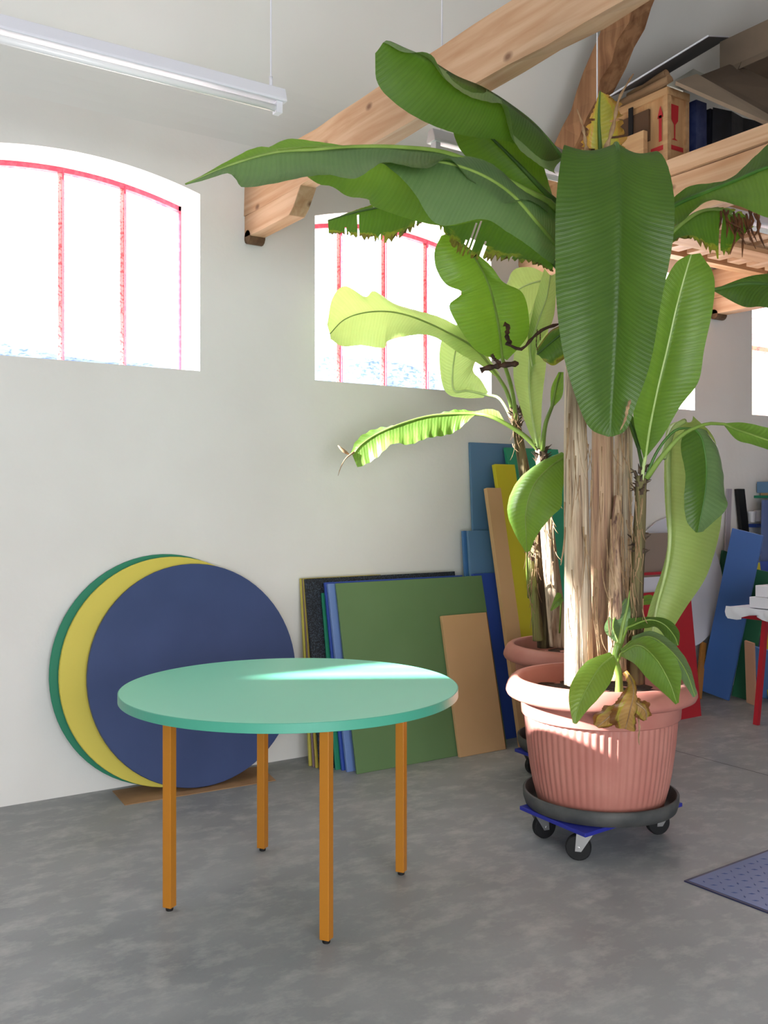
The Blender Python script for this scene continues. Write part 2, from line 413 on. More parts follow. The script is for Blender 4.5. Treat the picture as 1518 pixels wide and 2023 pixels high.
# the unseen half of the barn: gable walls, other slope, wall behind the photographer
za = prof[-1][1]
for nm, x in (('wall_right', XR), ('wall_left', XL)):
    sw = MB(); sw.add([(x, -6.9, 0), (x, WT, 0), (x, WT, 3.6), (x, -3.4, za + .3), (x, -6.9, 3.4)], [(0, 1, 2, 3, 4)]); tag(sw.build(nm, M_WALL), kind='structure')
sw = MB(); sw.add([(XL, -6.9, 3.3), (XR, -6.9, 3.3), (XR, -3.4, za), (XL, -3.4, za)], [(0, 1, 2, 3)]); tag(sw.build('ceiling_rear', M_CEIL), kind='structure')
sw = MB(); sw.add([(XL, -6.9, 0), (XR, -6.9, 0), (XR, -6.9, 3.4), (XL, -6.9, 3.4)], [(0, 1, 2, 3)]); tag(sw.build('wall_front', M_WALL), kind='structure')

# land seen low through the panes: yard wall and hedge
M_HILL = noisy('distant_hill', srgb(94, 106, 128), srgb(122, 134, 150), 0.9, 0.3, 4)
hl = MB(); random.seed(3)
pts = [(-40 + i * 3.0, 34 + 2 * sin(i * .7), 0) for i in range(46)]
for i in range(45):
    h0 = 9.8 + 0.6 * sin(i * .6); h1 = 9.8 + .6 * sin((i + 1) * .6)
    p, q = pts[i], pts[i + 1]
    hl.add([(p[0], p[1], -2), (q[0], q[1], -2), (q[0], q[1] + 14, h1), (p[0], p[1] + 14, h0)], [(0, 1, 2, 3)])
tag(hl.build('hills', M_HILL, smooth=True), kind='structure')
gd = MB(); gd.add([(-60, .43, -.3), (90, .43, -.3), (90, 60, -.3), (-60, 60, -.3)], [(0, 1, 2, 3)])
tag(gd.build('ground_outside', noisy('pale_gravel', srgb(190, 180, 165), srgb(205, 198, 185), .9, 2)), kind='structure')
bh = empty('brick_outbuilding', (11.5, 4.2, 0), 'weathered brick outbuilding seen blurred through the rightmost window', 'building')
q = MB(); q.box((9.6, 2.9, -.3), (14, 5.5, 3.3)); q.build('wall', noisy('weathered_brick', srgb(168, 132, 116), srgb(186, 156, 142), .9, 3), bh)
q = MB(); q.add([(9.4, 2.7, 3.3), (14.2, 2.7, 3.3), (14.2, 5.7, 3.3), (9.4, 5.7, 3.3), (9.4, 4.2, 4.1), (14.2, 4.2, 4.1)], [(0, 1, 5, 4), (2, 3, 4, 5), (0, 4, 3), (1, 2, 5), (3, 2, 1, 0)])
q.build('roof', mat('roof_tile', srgb(150, 110, 96), .8), bh)

# ================================================================ roof timbers
BX0, BX1 = 2.19, 2.268
def tie(x0, x1, y1, name, label, ztop=3.12, ybeg=0.0):
    t_ = empty(name, ((x0 + x1) / 2, -.5, 2.785), label, 'beam')
    m = MB(); N = 36; vs = []
    random.seed(int(x0 * 10))
    for i in range(N + 1):
        y = ybeg + (y1 - ybeg) * i / N; j = lambda: random.uniform(-.004, .004)
        vs += [(x0 + j(), y, 2.90 + j()), (x1 + j(), y, 2.90 + j() * 1.6), (x1 + j(), y, ztop + j()), (x0 + j(), y, ztop + j())]
    fs = [(0, 1, 2, 3), (4 * N + 3, 4 * N + 2, 4 * N + 1, 4 * N)]
    for i in range(N):
        for k in range(4): fs.append((4 * i + k, 4 * (i + 1) + k, 4 * (i + 1) + (k + 1) % 4, 4 * i + (k + 1) % 4))
    m.add(vs, fs); m.build('tie_timber', M_WOOD, t_)
    c = MB()                                                    # bracket below, sawn off at a slant
    P = [(-.0, 2.785), (-.50, 2.785), (-.545, 2.815), (-.62, 2.90), (0, 2.90)]
    c.add([(x0, y, z) for y, z in P] + [(x1 + .01, y, z) for y, z in P],
          [(4, 3, 2, 1, 0), (5, 6, 7, 8, 9)] + [(i, (i + 1) % 5, 5 + (i + 1) % 5, 5 + i) for i in range(5)])
    cb = c.build('bracket', [M_WOOD], t_, bevel=.004)
    k = MB(); k.tube([(x0 + .0, -.035, 2.785), (x1 + .01, -.035, 2.785)], .036, 12)
    k.build('bracket_toe', M_ENDW, t_, smooth=False)
    return t_
tie(BX0, BX1, -6.88, 'tie_beam', 'long pine tie beam crossing the top of the picture over the round table')
tie(4.10, 4.19, -6.88, 'tie_beam', 'pine tie beam carrying the near edge of the storage loft')
tie(5.98, 6.08, -6.88, 'tie_beam', 'far pine tie beam under the back of the storage loft')
# slanting brown post of the second truss
rp = MB(); a = wlx(1150, 262, 4.13); b = wlx(1275, -30, 4.13)
a = wlx(1128, 300, 4.115); d = (wlx(1236, 40, 4.115) - a).normalized(); e = a + d * 1.9
N = 18; vs = []; random.seed(5); up = Vector((0, d.z, -d.y))
for i in range(N + 1):
    c = a + (e - a) * i / N; w0 = .085; j = lambda: random.uniform(-.009, .009)
    for sx, sy in ((-1, -1), (1, -1), (1, 1), (-1, 1)):
        vs.append(c + Vector((sx * .062 + j(), 0, 0)) + up * (sy * w0 + j() * (1.8 if sy else 1)))
fs = [(0, 1, 2, 3), (4 * N + 3, 4 * N + 2, 4 * N + 1, 4 * N)]
for i in range(N):
    for k in range(4): fs.append((4 * i + k, 4 * i + (k + 1) % 4, 4 * (i + 1) + (k + 1) % 4, 4 * (i + 1) + k))
rp.add(vs, fs)
tag(rp.build('slanting_rafter', M_WOODZ), 'rough brown slanting rafter rising behind the long tie beam', 'rafter')

# ---------------------------------------------------------------- storage loft
LZ = 3.128
lo = empty('storage_loft', (5.1, -1.2, 3.12), 'timber storage loft above the plant holding crates and cardboard', 'loft')
q = MB(); q.box((4.085, -5.0, LZ), (4.13, -.05, LZ + .085)); q.build('edge_plank', M_WOOD, lo)
for i, y in enumerate((-4.6, -4.0, -3.4, -2.8, -2.2, -1.6, -1.0, -.4)):
    q = MB(); q.box((4.13, y - .04, LZ), (6.4, y + .04, LZ + .06)); q.build('joist', M_WOODX, lo)
for i in range(22):
    x = 4.13 + i * .104
    q = MB(); q.box((x, -5.0, LZ + .06), (x + .098, -.05, LZ + .085)); q.build('floor_board', M_WOOD, lo)
# pallets hung as shelves below the loft
pal = empty('pallet', (5.2, -.6, 2.95), 'wooden pallet stored flat on the far tie beams under the loft', 'pallet')
q = MB()
for y in (-1.1, -.77, -.45): q = MB(); q.box((4.5, y - .04, 2.99), (5.97, y + .04, 3.07)); q.build('stringer', M_WOODX, pal)
for i in range(7):
    q = MB(); q.box((4.56 + i * .2, -1.16, 2.965), (4.68 + i * .2, -.62, 2.988)); q.build('slat', M_WOOD, pal)
pk = MB(); a = wlx(1328, 470, 4.6); pk.slab(a + Vector((-.25, 0, -.004)), (1.1, 0, 0), (0, -.16, 0), (0, 0, -.03))
tag(pk.build('plank', M_WOODX), 'pale sunlit plank under the loft beside the big hanging leaf', 'plank')

# crate with red marks
M_MARK = mat('red_stencil', srgb(178, 34, 40), 0.7)
M_BATTEN = woodmat('pale_batten', srgb(196, 158, 116), srgb(172, 132, 92), srgb(140, 96, 60), 1)
crx0, crx1, cy0, cy1, cz0, cz1 = 4.2, 4.38, -1.107, -.30, LZ + .085, 3.665
cr = empty('shipping_crate', ((crx0 + crx1) / 2, (cy0 + cy1) / 2, cz0), 'plywood shipping crate with red arrow and glass marks on the loft', 'crate')
q = MB(); q.box((crx0 + .012, cy0 + .012, cz0), (crx1 - .012, cy1 - .012, cz1 - .012)); q.build('plywood_body', M_CRATE, cr)
for (x, y) in ((crx0, cy0), (crx1 - .03, cy0), (crx0, cy1 - .03), (crx1 - .03, cy1 - .03)):
    q = MB(); q.box((x, y, cz0), (x + .03, y + .03, cz1)); q.build('corner_batten', M_BATTEN, cr)
q = MB(); q.box((crx0 - .004, cy0, cz1 - .04), (crx0 + .014, cy1, cz1)); q.box((crx0, cy0 - .004, cz1 - .04), (crx1, cy0 + .014, cz1)); q.build('top_batten', M_BATTEN, cr)
X = crx0 + .009; yA = cy0 + .058                               # arrow on the left face
q = MB()
q.add([(X, yA - .010, 3.385), (X, yA + .010, 3.385), (X, yA + .010, 3.53), (X, yA - .010, 3.53)], [(0, 1, 2, 3)])
q.add([(X, yA - .022, 3.515), (X, yA + .022, 3.515), (X, yA, 3.585)], [(0, 1, 2)])
q.add([(X, cy0 + .03, 3.335), (X, cy0 + .125, 3.335), (X, cy0 + .125, 3.362), (X, cy0 + .03, 3.362)], [(0, 1, 2, 3)])
q.build('arrow_mark', M_MARK, cr)
q = MB(); Y = cy0 + .009; xa = crx0 + .07                      # wine glass mark on the right face
q.add([(xa - .032, Y, 3.585), (xa + .032, Y, 3.585), (xa + .028, Y, 3.50), (xa + .006, Y, 3.475), (xa + .005, Y, 3.40), (xa + .026, Y, 3.39), (xa - .026, Y, 3.39), (xa - .005, Y, 3.40), (xa - .006, Y, 3.475), (xa - .028, Y, 3.50)],
      [(0, 9, 8, 7, 4, 3, 2, 1), (4, 7, 6, 5)])
q.add([(crx0 + .03, Y, 3.335), (crx0 + .14, Y, 3.335), (crx0 + .14, Y, 3.36), (crx0 + .03, Y, 3.36)], [(0, 1, 2, 3)])
q.build('glass_mark', M_MARK, cr)
q = MB(); q.box((crx0 - .003, cy0 + .13, cz0 + .20), (crx0 + .0125, cy1, cz0 + .375)); q.build('hollow_shade', mat('hollow_shade_brown', srgb(84, 58, 38), .8), cr)  # solid dark slab: shade of the crate opening put into its colour
q = MB(); q.box((crx0 - .012, cy0 + .24, cz0 + .2), (crx0 - .004, cy0 + .27, cz0 + .42)); q.build('black_strap', M_BLACK, cr)
q = MB(); q.box((4.150, cy0 + .125, cz0), (4.182, -.2, cz0 + .245)); tag(q.build('plywood_sheet', M_BATTEN), 'small pale plywood sheet in front of the marked crate', 'sheet')
# black wrapped bulk
mB = noisy('black_tarpaulin', srgb(24, 25, 32), srgb(36, 38, 50), .45, 9, 5, bump=.5, bscale=12)
q = MB(); N = 14; vs = []
bx0, bx1, by0, by1 = 4.53, 6.4, -1.16, -.5
for i in range(N + 1):
    for j in range(N + 1):
        u, v = i / N, j / N
        vs.append((bx0 + (bx1 - bx0) * u, by0 + .025 * sin(u * 37 + v * 2) * (1 - v * .5), cz0 + .40 * v))
fs = [(i * (N + 1) + j, (i + 1) * (N + 1) + j, (i + 1) * (N + 1) + j + 1, i * (N + 1) + j + 1) for i in range(N) for j in range(N)]
q.add(vs, fs); q.box((bx0 + .001, by0 + .03, cz0), (bx1, by1, cz0 + .40))
tag(q.build('tarpaulin_bundle', mB, smooth=False), 'bundle wrapped in black tarpaulin right of the crate on the loft', 'bundle')
q = MB(); a0 = wlx(1352, 182, 4.9)
q.box((4.41, -1.13, cz0), (4.50, -.8, cz1 - .03)); tag(q.build('blue_bag', noisy('blue_plastic_film', srgb(34, 44, 92), srgb(60, 70, 110), .35, 20)), 'dark blue plastic bag squeezed between crate and black bundle', 'bag')
# rolled cardboard and sheets on top
def roll(px0, py0, px1, py1, x, r, label):
    q = MB(); a = wlx(px0, py0, x); b = wlx(px1, py1, x); N = 24; vs = []
    ax = (b - a).normalized(); u = ax.orthogonal().normalized(); v = ax.cross(u)
    for c in (a, b):
        for k in range(N * 2):
            t_ = k / N * 2 * pi; rr = r * (1 - .16 * k / N)
            vs.append(c + u * cos(t_) * rr + v * sin(t_) * rr)
    M_ = N * 2
    q.add(vs, [(k, k + 1, M_ + k + 1, M_ + k) for k in range(M_ - 1)])
    q.build  # spiral sheet
    o = q.build('cardboard_roll', M_CARD, smooth=True); md = o.modifiers.new('s', 'SOLIDIFY'); md.thickness = .003
    return tag(o, label, 'roll', 'cardboard rolls on the crate')
roll(1190, 226, 1324, 158, 4.30, .032, 'long cardboard roll lying along the top of the crate')
roll(1244, 192, 1318, 146, 4.39, .03, 'shorter cardboard roll behind the long one on the crate')
def sheet(name, px, mt, label, cat='sheet', th=.006):
    vs = [at(*p) for p in px]; n = (vs[1] - vs[0]).cross(vs[-1] - vs[0]).normalized() * th
    q = MB(); k = len(vs); q.add(vs + [v - n for v in vs], [tuple(range(k)), tuple(range(2 * k - 1, k - 1, -1))] + [(i, k + i, k + (i + 1) % k, (i + 1) % k) for i in range(k)])
    return tag(q.build(name, mt), label, cat)
sheet('cardboard_sheet', [(1318, 170, 5.28), (1370, 138, 5.62), (1395, 150, 5.6), (1350, 182, 5.2)], noisy('pale_card', srgb(186, 184, 172), srgb(170, 168, 156), .8), 'pale folded card sheet lying on the crate corner')
sheet('cardboard_sheet', [(1334, 168, 5.24), (1376, 153, 5.35), (1545, 250, 4.80), (1532, 256, 4.74)], M_CARDG, 'long grey cardboard sheet sloping down to the right over the tarpaulin', th=.02)
sheet('cardboard_sheet', [(1378, 155, 5.42), (1448, 128, 5.6), (1560, 180, 5.1), (1550, 246, 4.85)], noisy('brown_card', srgb(96, 80, 66), srgb(84, 70, 58), .9), 'wide brown cardboard sheet lying under the open box', th=.01)
# open cardboard box
b0 = wlx(1424, 141, 4.75)
cbx = empty('cardboard_box', b0, 'large open grey brown cardboard box at the top right', 'box')
for nm, o_, e1, e3 in (('side_panel', (0, 0, 0), (0, -.75, 0), (0, 0, .17)), ('side_panel', (0, 0, 0), (.4, 0, 0), (0, 0, .17)), ('side_panel', (.4, 0, 0), (0, -.75, 0), (0, 0, .17)), ('bottom_panel', (0, 0, 0), (.4, 0, 0), (0, -.75, 0))):
    q = MB(); q.slab(b0 + Vector(o_), e1, e3, Vector(e1).cross(Vector(e3)).normalized() * .006); q.build(nm, M_CARDG, cbx)
for y0_, y1_ in ((0, .14), (.15, .73)):
    q = MB(); q.slab(b0 + Vector((-.001, -y0_, 0)), (0, -(y1_ - y0_), 0), (-.03, 0, -.05), (-.004, 0, .002)); q.build('flap', M_CARDG, cbx)
# dark panel with bright upper edge leaning on the slope
dk = empty('edged_sheet', wlx(1300, 150, 4.55), 'dark grey thin panel with a white front edge leaning to the roof slope', 'sheet')
a = at(1205, 190, 5.45); b = at(1400, 71, 5.25); c = at(1440, 73, 5.9); d2 = at(1310, 150, 5.75)
q = MB(); nn = (b - a).cross(c - a).normalized() * .006; q.add([a, b, c, d2, a - nn, b - nn, c - nn, d2 - nn], [(0, 1, 2, 3), (7, 6, 5, 4), (0, 4, 5, 1), (1, 5, 6, 2), (2, 6, 7, 3), (3, 7, 4, 0)])
q.build('panel_sheet', mat('dark_grey', srgb(70, 68, 70), .7), dk)
q = MB(); q.bar(a, b, .008, .008); q.bar(b, c, .006, .006); q.build('white_edging', M_LAMPW, dk)
q = MB(); a = wlx(1094, 210, 4.32); b = wlx(1170, 176, 4.32)
q.bar(a, b, .03, .05); tag(q.build('dark_batten', mat('dark_profile', srgb(58, 56, 54), .6)), 'dark timber batten end poking out left of the slanting rafter', 'batten')
q = MB(); a = wlx(1090, 226, 4.36); b = wlx(1170, 192, 4.36)
q.bar(a, b, .03, .03); tag(q.build('metal_profile', mat('dull_metal', srgb(92, 96, 98), .4, metal=.4)), 'dull metal profile just below the dark batten end', 'profile')

# ================================================================ lamps
def lamp(x0, x1, wires, label, y=-1.3, z0=2.895, z1=3.0):
    L = empty('fluorescent_lamp', ((x0 + x1) / 2, y, z0), label, 'lamp', 'hanging tube lamps')
    q = MB()
    P = [(-.016, z1), (.016, z1), (.03, z1 - .045), (.03, z1 - .055), (-.03, z1 - .055), (-.03, z1 - .045)]
    q.add([(x0, y + a, b) for a, b in P] + [(x1, y + a, b) for a, b in P], [(0, 1, 2, 3, 4, 5), (11, 10, 9, 8, 7, 6)] + [(i, 6 + i, 6 + (i + 1) % 6, (i + 1) % 6) for i in range(6)])
    q.build('lamp_housing', M_LAMPW, L, bevel=.003)
    q = MB(); q.tube([(x0 + .03, y, z1 - .078), (x1 - .03, y, z1 - .078)], .014, 14); q.build('tube', M_TUBE, L, smooth=True)
    for x in (x0 + .015, x1 - .04):
        q = MB(); q.box((x, y - .018, z1 - .098), (x + .025, y + .018, z1 - .055)); q.build('tube_holder', M_LAMPW, L)
    for x in wires:
        q = MB(); zc_ = 3.28 + 1.28 * 1.3 + .05
        q.tube([(x, y, z1), (x, y, zc_ + .2)], .0035, 8); q.tube([(x, y, z1), (x, y, z1 + .04)], .007, 8); q.build('wire', M_LAMPW, L, smooth=True)
lamp(.35, 1.746, (.5, 1.69), 'white tube lamp hanging at the top left')
lamp(2.454, 3.75, (2.515, 3.46), 'white tube lamp hanging behind the banana leaves under the tie beam')
lamp(4.36, 5.7, (), 'white tube lamp under the storage loft at the right edge')

# ================================================================ round table
TC = cw(-.335, 3.461, 0); TR = .6
tb = empty('round_table', TC, 'round mint green dining table standing on four ochre square legs', 'table')
q = MB(); q.lathe(TC, [(TR - .0035, .7095), (TR - .0035, .7400)], 180)
top = q.build('tabletop', M_MINT, tb)
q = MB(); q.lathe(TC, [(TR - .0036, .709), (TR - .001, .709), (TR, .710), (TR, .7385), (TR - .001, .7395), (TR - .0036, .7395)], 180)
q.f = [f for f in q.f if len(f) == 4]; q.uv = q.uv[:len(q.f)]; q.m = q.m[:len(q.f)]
eb = q.build('shaded_edge', mat('shaded_mint_edge', srgb(74, 160, 134), .4), top); eb['label'] = 'tabletop edge in a darker green for shade'  # mint rim darkened: the shade on the edge is painted into its green
LP = [flr(335, 1798), flr(645, 1862), flr(519, 1680), flr(793, 1727)]
d1 = (LP[1] - LP[0]).normalized(); d2_ = Vector((-d1.y, d1.x, 0)); lw = .034
for p in LP:
    q = MB(); b = p - (d1 + d2_) * lw / 2
    q.slab(b + Vector((0, 0, .012)), d1 * lw, d2_ * lw, (0, 0, .697))
    lg = q.build('leg', M_OCHRE, tb, bevel=.0025)
    q = MB(); q.lathe(p, [(.012, 0), (.013, .003), (.013, .012)], 16); q.build('foot', M_BLACK, lg)
q = MB()
for i, j in ((0, 1), (0, 2), (1, 3), (2, 3)):
    q.bar(LP[i] + Vector((0, 0, .697)), LP[j] + Vector((0, 0, .697)), .03, .022)
q.build('under_frame', M_OCHRE, tb)

# ================================================================ discs on cardboard
q = MB(); c4 = [flr(222, 1562, .004), flr(247, 1590, .004), flr(545, 1541, .004), flr(515, 1513, .004)]
c4[0].y = min(c4[0].y, -.02); c4[3].y = min(c4[3].y, -.02)
q.hexa([v - Vector((0, 0, .0035)) for v in c4] + c4)
tag(q.build('cardboard_sheet', M_CARD), 'flat brown cardboard strip on the floor under the round tabletops', 'sheet')
M_NAVY = noisy('navy_linoleum', srgb(54, 72, 116), srgb(60, 78, 124), .5, 3)
M_YEL = mat('yellow_paint', srgb(218, 202, 84), .5)
M_GRN = mat('green_paint', srgb(28, 128, 96), .5)
def ldisc(cx, base_y, top_y, r, th, mt, label):
    """round tabletop leaning on the wall; face towards the room"""
    dy = top_y - base_y; hz = sqrt((2 * r) ** 2 - dy * dy); up = Vector((0, dy, hz)).normalized()
    ax = Vector((0, -up.z, up.y)); c = Vector((cx, base_y, .0095)) + up * r
    q = MB(); q.disc(c, ax, r, th); return tag(q.build('round_tabletop', mt), label, 'tabletop', 'round tabletops leaning on the wall')
ldisc(1.863, -.25, -.075, .545, .022, M_NAVY, 'front navy blue round tabletop leaning against the wall')
ldisc(1.765, -.17, -.045, .56, .022, M_YEL, 'yellow round tabletop showing as a crescent behind the navy one')
ldisc(1.735, -.115, -.015, .565, .012, M_GRN, 'green round tabletop rearmost, thin rim left of the yellow one')

# ================================================================ leaning boards
def pmat(name, c, rough=.5): return mat(name, srgb(*c), rough)
def board(name, BL, TL, TRx, gap, mt, label, th=.019, base_y=None, edge=None, group='boards leaning left of the plant', cat='board', width=None, par=None):
    """BL: pixel on the floor (or None with base_y), TL/TRx: pixels of the top corners, gap: distance of the face from the wall at the top"""
    p0 = flr(*BL) if base_y is None else wly(BL[0], BL[1], base_y)
    if base_y is not None: p0.z = 0
    p1 = wly(TL[0], TL[1], -gap)
    if width is None: width = (wly(TRx[0], TRx[1], -gap) - p1).length
    up = p1 - p0
    e1 = Vector((1, 0, 0))
    if abs(up.x) > .25 * up.length: e1 = (e1 - up * e1.dot(up) / up.length_squared).normalized()
    n = e1.cross(up).normalized()
    if n.y > 0: n = -n
    p0 = p0 + Vector((0, 0, max(0, -e1.z * width)))
    q = MB(); q.slab(p0 + Vector((0, 0, .001)), e1 * width, up, -n * th)
    o = q.build(name, mt, bevel=.0015); tag(o, label, cat, group); return o, p0, e1, up, n, width
M_STBL = pmat('steel_blue', (92, 130, 168)); M_TAN = noisy('tan_paint', srgb(202, 162, 116), srgb(208, 168, 124), .55, 2)
M_OLIVE = noisy('olive_green', srgb(96, 126, 82), srgb(104, 134, 90), .5, 2); M_BLUE = pmat('strong_blue', (50, 80, 168)); M_LBL = pmat('light_blue', (112, 140, 196), .4)
M_SPECK = noisy('speckled_black', srgb(26, 30, 36), srgb(62, 72, 86), .6, 160, 2, contrast=(.5, .62))
M_TEAL = pmat('teal_green', (46, 150, 116)); M_YEL2 = pmat('yellow_lacquer', (206, 194, 40)); M_EDGE = pmat('red_brown_edge', (124, 58, 44))
# low stack, from the wall outwards
board('board', (612, 1514), (594, 1143), (660, 1140), .03, pmat('dull_yellow', (196, 184, 78)), 'thin yellow board edge, leftmost in the low stack by the wall', .014, width=.5)
board('board', (619, 1516), (598, 1143), (660, 1140), .045, pmat('mauve_brown', (128, 104, 110)), 'thin mauve board edge squeezed between two yellow ones', .01, width=.5)
board('board', (625, 1518), (600, 1143), (660, 1140), .058, pmat('mustard', (178, 158, 62)), 'mustard board edge just left of the speckled black board', .012, width=.5)
board('board', (634, 1522), (604, 1144), (899, 1128), .085, M_SPECK, 'speckled black board rising behind the blue ones', .02)
board('board', (664, 1522), (636, 1172), (700, 1168), .12, M_GRN, 'narrow green board edge between speckled black and blue boards', .012, width=.5)
board('board', (677, 1523), (642, 1151), (914, 1135), .14, M_BLUE, 'wide strong blue board behind the light blue one', .016)
board('board', (687, 1526), (648, 1154), (760, 1146), .165, M_LBL, 'light blue film wrapped board left of the olive green one', .018, width=.45)
board('board', (706, 1530), (664, 1153), (952, 1137), .19, M_OLIVE, 'large olive green board leaning at the front of the low stack', .012)
o, p0, e1, up, n, wd = board('board', (910, 1497), (873, 1217), (961, 1210), .28, M_TAN, 'small tan board leaning on the olive green one', .022)
q = MB(); q.slab(p0 + e1 * (wd + .0005) + Vector((0, 0, .001)), e1 * .003, up, -n * .022); q.build('painted_edge', M_EDGE, o)
# tall stack
G2 = 'tall boards leaning behind the plant'
board('board', (950, 1440), (929, 874), (1012, 880), 0.02, M_STBL, 'tallest steel blue board standing against the wall', .018, group=G2, base_y=-0.14)
board('board', (938, 1440), (915, 1049), (960, 1050), 0.085, pmat('mid_blue', (70, 118, 172)), 'mid blue narrow board, left edge of the tall stack', .018, group=G2, base_y=-0.2)
board('board', (950, 1440), (925, 1049), (990, 1051), 0.115, M_STBL, 'half height steel blue board before the tallest one', .018, group=G2, base_y=-0.25)
board('board', (985, 1470), (935, 1134), (992, 1131), 0.175, M_BLUE, 'strong blue narrow board beside the tan board', .02, group=G2, base_y=-0.32, width=.28)
board('board', (1093, 1480), (999, 884), (1103, 889), 0.07, M_TEAL, 'tall teal green board behind the thin banana stems', .022, group=G2, base_y=-0.42)
board('board', (1058, 1480), (978, 917), (1003, 919), 0.125, M_YEL2, 'tall yellow board leaning between tan and teal ones', .03, group=G2, base_y=-0.47, width=.16)
board('board', (1031, 1489), (962, 964), (986, 963), 0.19, M_TAN, 'tall narrow tan board at the front of the tall stack', .03, group=G2, base_y=-0.52, width=.11)
# behind the plant
G3 = 'boards behind and right of the plant'
M_WHITE = pmat('white_board', (214, 216, 228), .5); M_REDB = pmat('red_board', (176, 30, 44), .5)
def wdisc(px, py, r, gap, lean, mt, label):
    c = wly(px, py, -gap); ax = Vector((0, -cos(lean), sin(lean))); q = MB(); q.disc(c, ax, r, .02)
    return tag(q.build('round_tabletop', mt), label, 'tabletop')
wdisc(1345, 1150, .47, .09, .12, M_WHITE, 'white round tabletop leaning on the wall behind the light hanging leaf')
o, p0, e1, up, n, wd = board('board', (1240, 1420), (1236, 1055), (1342, 1055), .16, pmat('taupe', (146, 130, 118)), 'taupe board with a red lower edge behind the right trunk', .02, group=G3, base_y=-.36)
board('board', (1262, 1400), (1258, 1142), (1372, 1142), .26, M_WHITE, 'low white board standing before the taupe board', .01, group=G3, base_y=-.40, width=.34)
q = MB(); q.slab(wly(1232, 1139, -.262), (.62, 0, 0), (0, 0, .018), (0, -.012, 0)); tag(q.build('red_rail', M_REDB), 'thin red rail across the lower edge of the taupe board', 'rail')
board('board', (1258, 1400), (1240, 1174), (1364, 1181), .34, M_REDB, 'red board behind the pot rim', .02, group=G3, base_y=-.55)
# right cluster
G4 = 'boards stacked at the right end of the wall'
def fboard(BL, BR, TLz, mt, label, th=.02, group=G4, width=None):
    p0 = flr(*BL); p1 = flr(*BR); t0 = at(*TLz); e = p1 - p0; wd = width or e.length; e = e.normalized(); up = t0 - p0
    L = up.length; up = (up - e * 0).normalized(); e = (e - up * e.dot(up)).normalized(); n = e.cross(up)
    if n.y > 0: n = -n
    q = MB(); lift = max(0, -min(0, (e * wd).z)); q.slab(p0 + Vector((0, 0, lift + .001)), e * wd, up * L, -n * th)
    return tag(q.build('board', mt, bevel=.0015), label, 'board', group)
board('board', (1424, 1372), (1438, 966), (1447, 966), .02, pmat('pale_lilac_strip', (176, 168, 176)), 'narrow pale lilac strip standing against the far wall', .012, group=G4, base_y=-.06)
board('board', (1396, 1372), (1430, 1092), (1446, 1092), .055, pmat('bottle_green', (30, 92, 66)), 'bottle green board edge left of the big blue board', .02, group=G4, base_y=-.11, width=.07)
board('board', (1378, 1372), (1388, 1272), (1402, 1272), .14, pmat('ochre_brown', (168, 112, 50)), 'low ochre brown board end beside the red board', .02, group=G4, base_y=-.20, width=.05)
board('board', (1500, 1372), (1458, 966), (1472, 965), .04, pmat('black_board', (22, 22, 24)), 'narrow black plank leaning to the left at the far wall', .03, group=G4, base_y=-.12)
board('board', (1500, 1385), (1510, 988), (1545, 990), .235, pmat('dusty_blue', (84, 104, 152)), 'tall dusty blue board behind the big blue one', .02, group=G4, base_y=-.33, width=.5)
board('board', (1492, 1385), (1495, 1110), (1530, 1100), .31, M_BLUE, 'dark blue board low behind the red table leg', .02, group=G4, base_y=-.42, width=.4)
fboard((1446, 1380), (1478, 1384), (1492, 1130, 6.75), pmat('forest_green', (30, 96, 64)), 'forest green board behind the big blue board, right side')
fboard((1382, 1376), (1441, 1385), (1447, 1057, 6.72), pmat('cobalt', (66, 104, 170)), 'big cobalt blue board leaning to the right')
fboard((1478, 1390), (1496, 1394), (1474, 1268, 6.55), noisy('salmon_tan', srgb(208, 160, 130), srgb(200, 150, 120), .5, 3), 'short salmon tan board by the red trestle leg', .015)
fboard((1500, 1382), (1534, 1388), (1488, 1284, 6.6), pmat('sky_blue', (92, 132, 190)), 'short sky blue board behind the salmon tan one', .015)
board('board', (1524, 1372), (1491, 1112), (1502, 1112), .42, M_YEL2, 'yellow narrow board top above the white boxes', .02, group=G4, base_y=-.55)
# wall shelf
sh = empty('wall_shelf', wly(1500, 985, -.1), 'green wall shelf at the right edge above the boards', 'shelf')
q = MB(); s0 = wly(1490, 984, 0); q.box((s0.x, -.2, s0.z), (s0.x + .6, 0, s0.z + .02)); q.build('shelf_board', M_GRN, sh)
q = MB(); q.box((s0.x + .25, -.17, s0.z - .12), (s0.x + .27, 0, s0.z)); q.build('bracket', M_GRN, sh)
q = MB(); q.box((s0.x + .04, -.19, s0.z + .02), (s0.x + .5, -.03, s0.z + .04)); tag(q.build('board_offcut', M_TAN), 'tan offcut lying on the green shelf', 'offcut')
q = MB(); q.box((s0.x + .01, -.2, s0.z + .04), (s0.x + .5, -.02, s0.z + .125)); tag(q.build('board_offcut', M_STBL), 'steel blue block lying on top of the tan offcut', 'offcut')
for i, (px, py) in enumerate(((1486, 1032), (1498, 1030))):
    p = wly(px, py, -.045)
    j = empty('paint_pot', p, ('left', 'right')[i] + ' one of two white pots on the little blue ledge below the shelf', 'pot', 'white pots on the ledge')
    q = MB(); q.lathe(p, [(.026, 0), (.03, .07)], 20); q.build('pot_body', M_LAMPW, j, smooth='auto')
    q = MB(); q.lathe(p + Vector((0, 0, .07)), [(.033, 0), (.033, .015)], 20); q.build('lid', M_LAMPW, j, smooth='auto')
p = wly(1478, 1034, -.0); q = MB(); q.box((p.x, -.075, p.z - .03), (p.x + .5, 0, p.z - .004)); tag(q.build('ledge', M_BLUE), 'small blue ledge holding white pots', 'ledge')

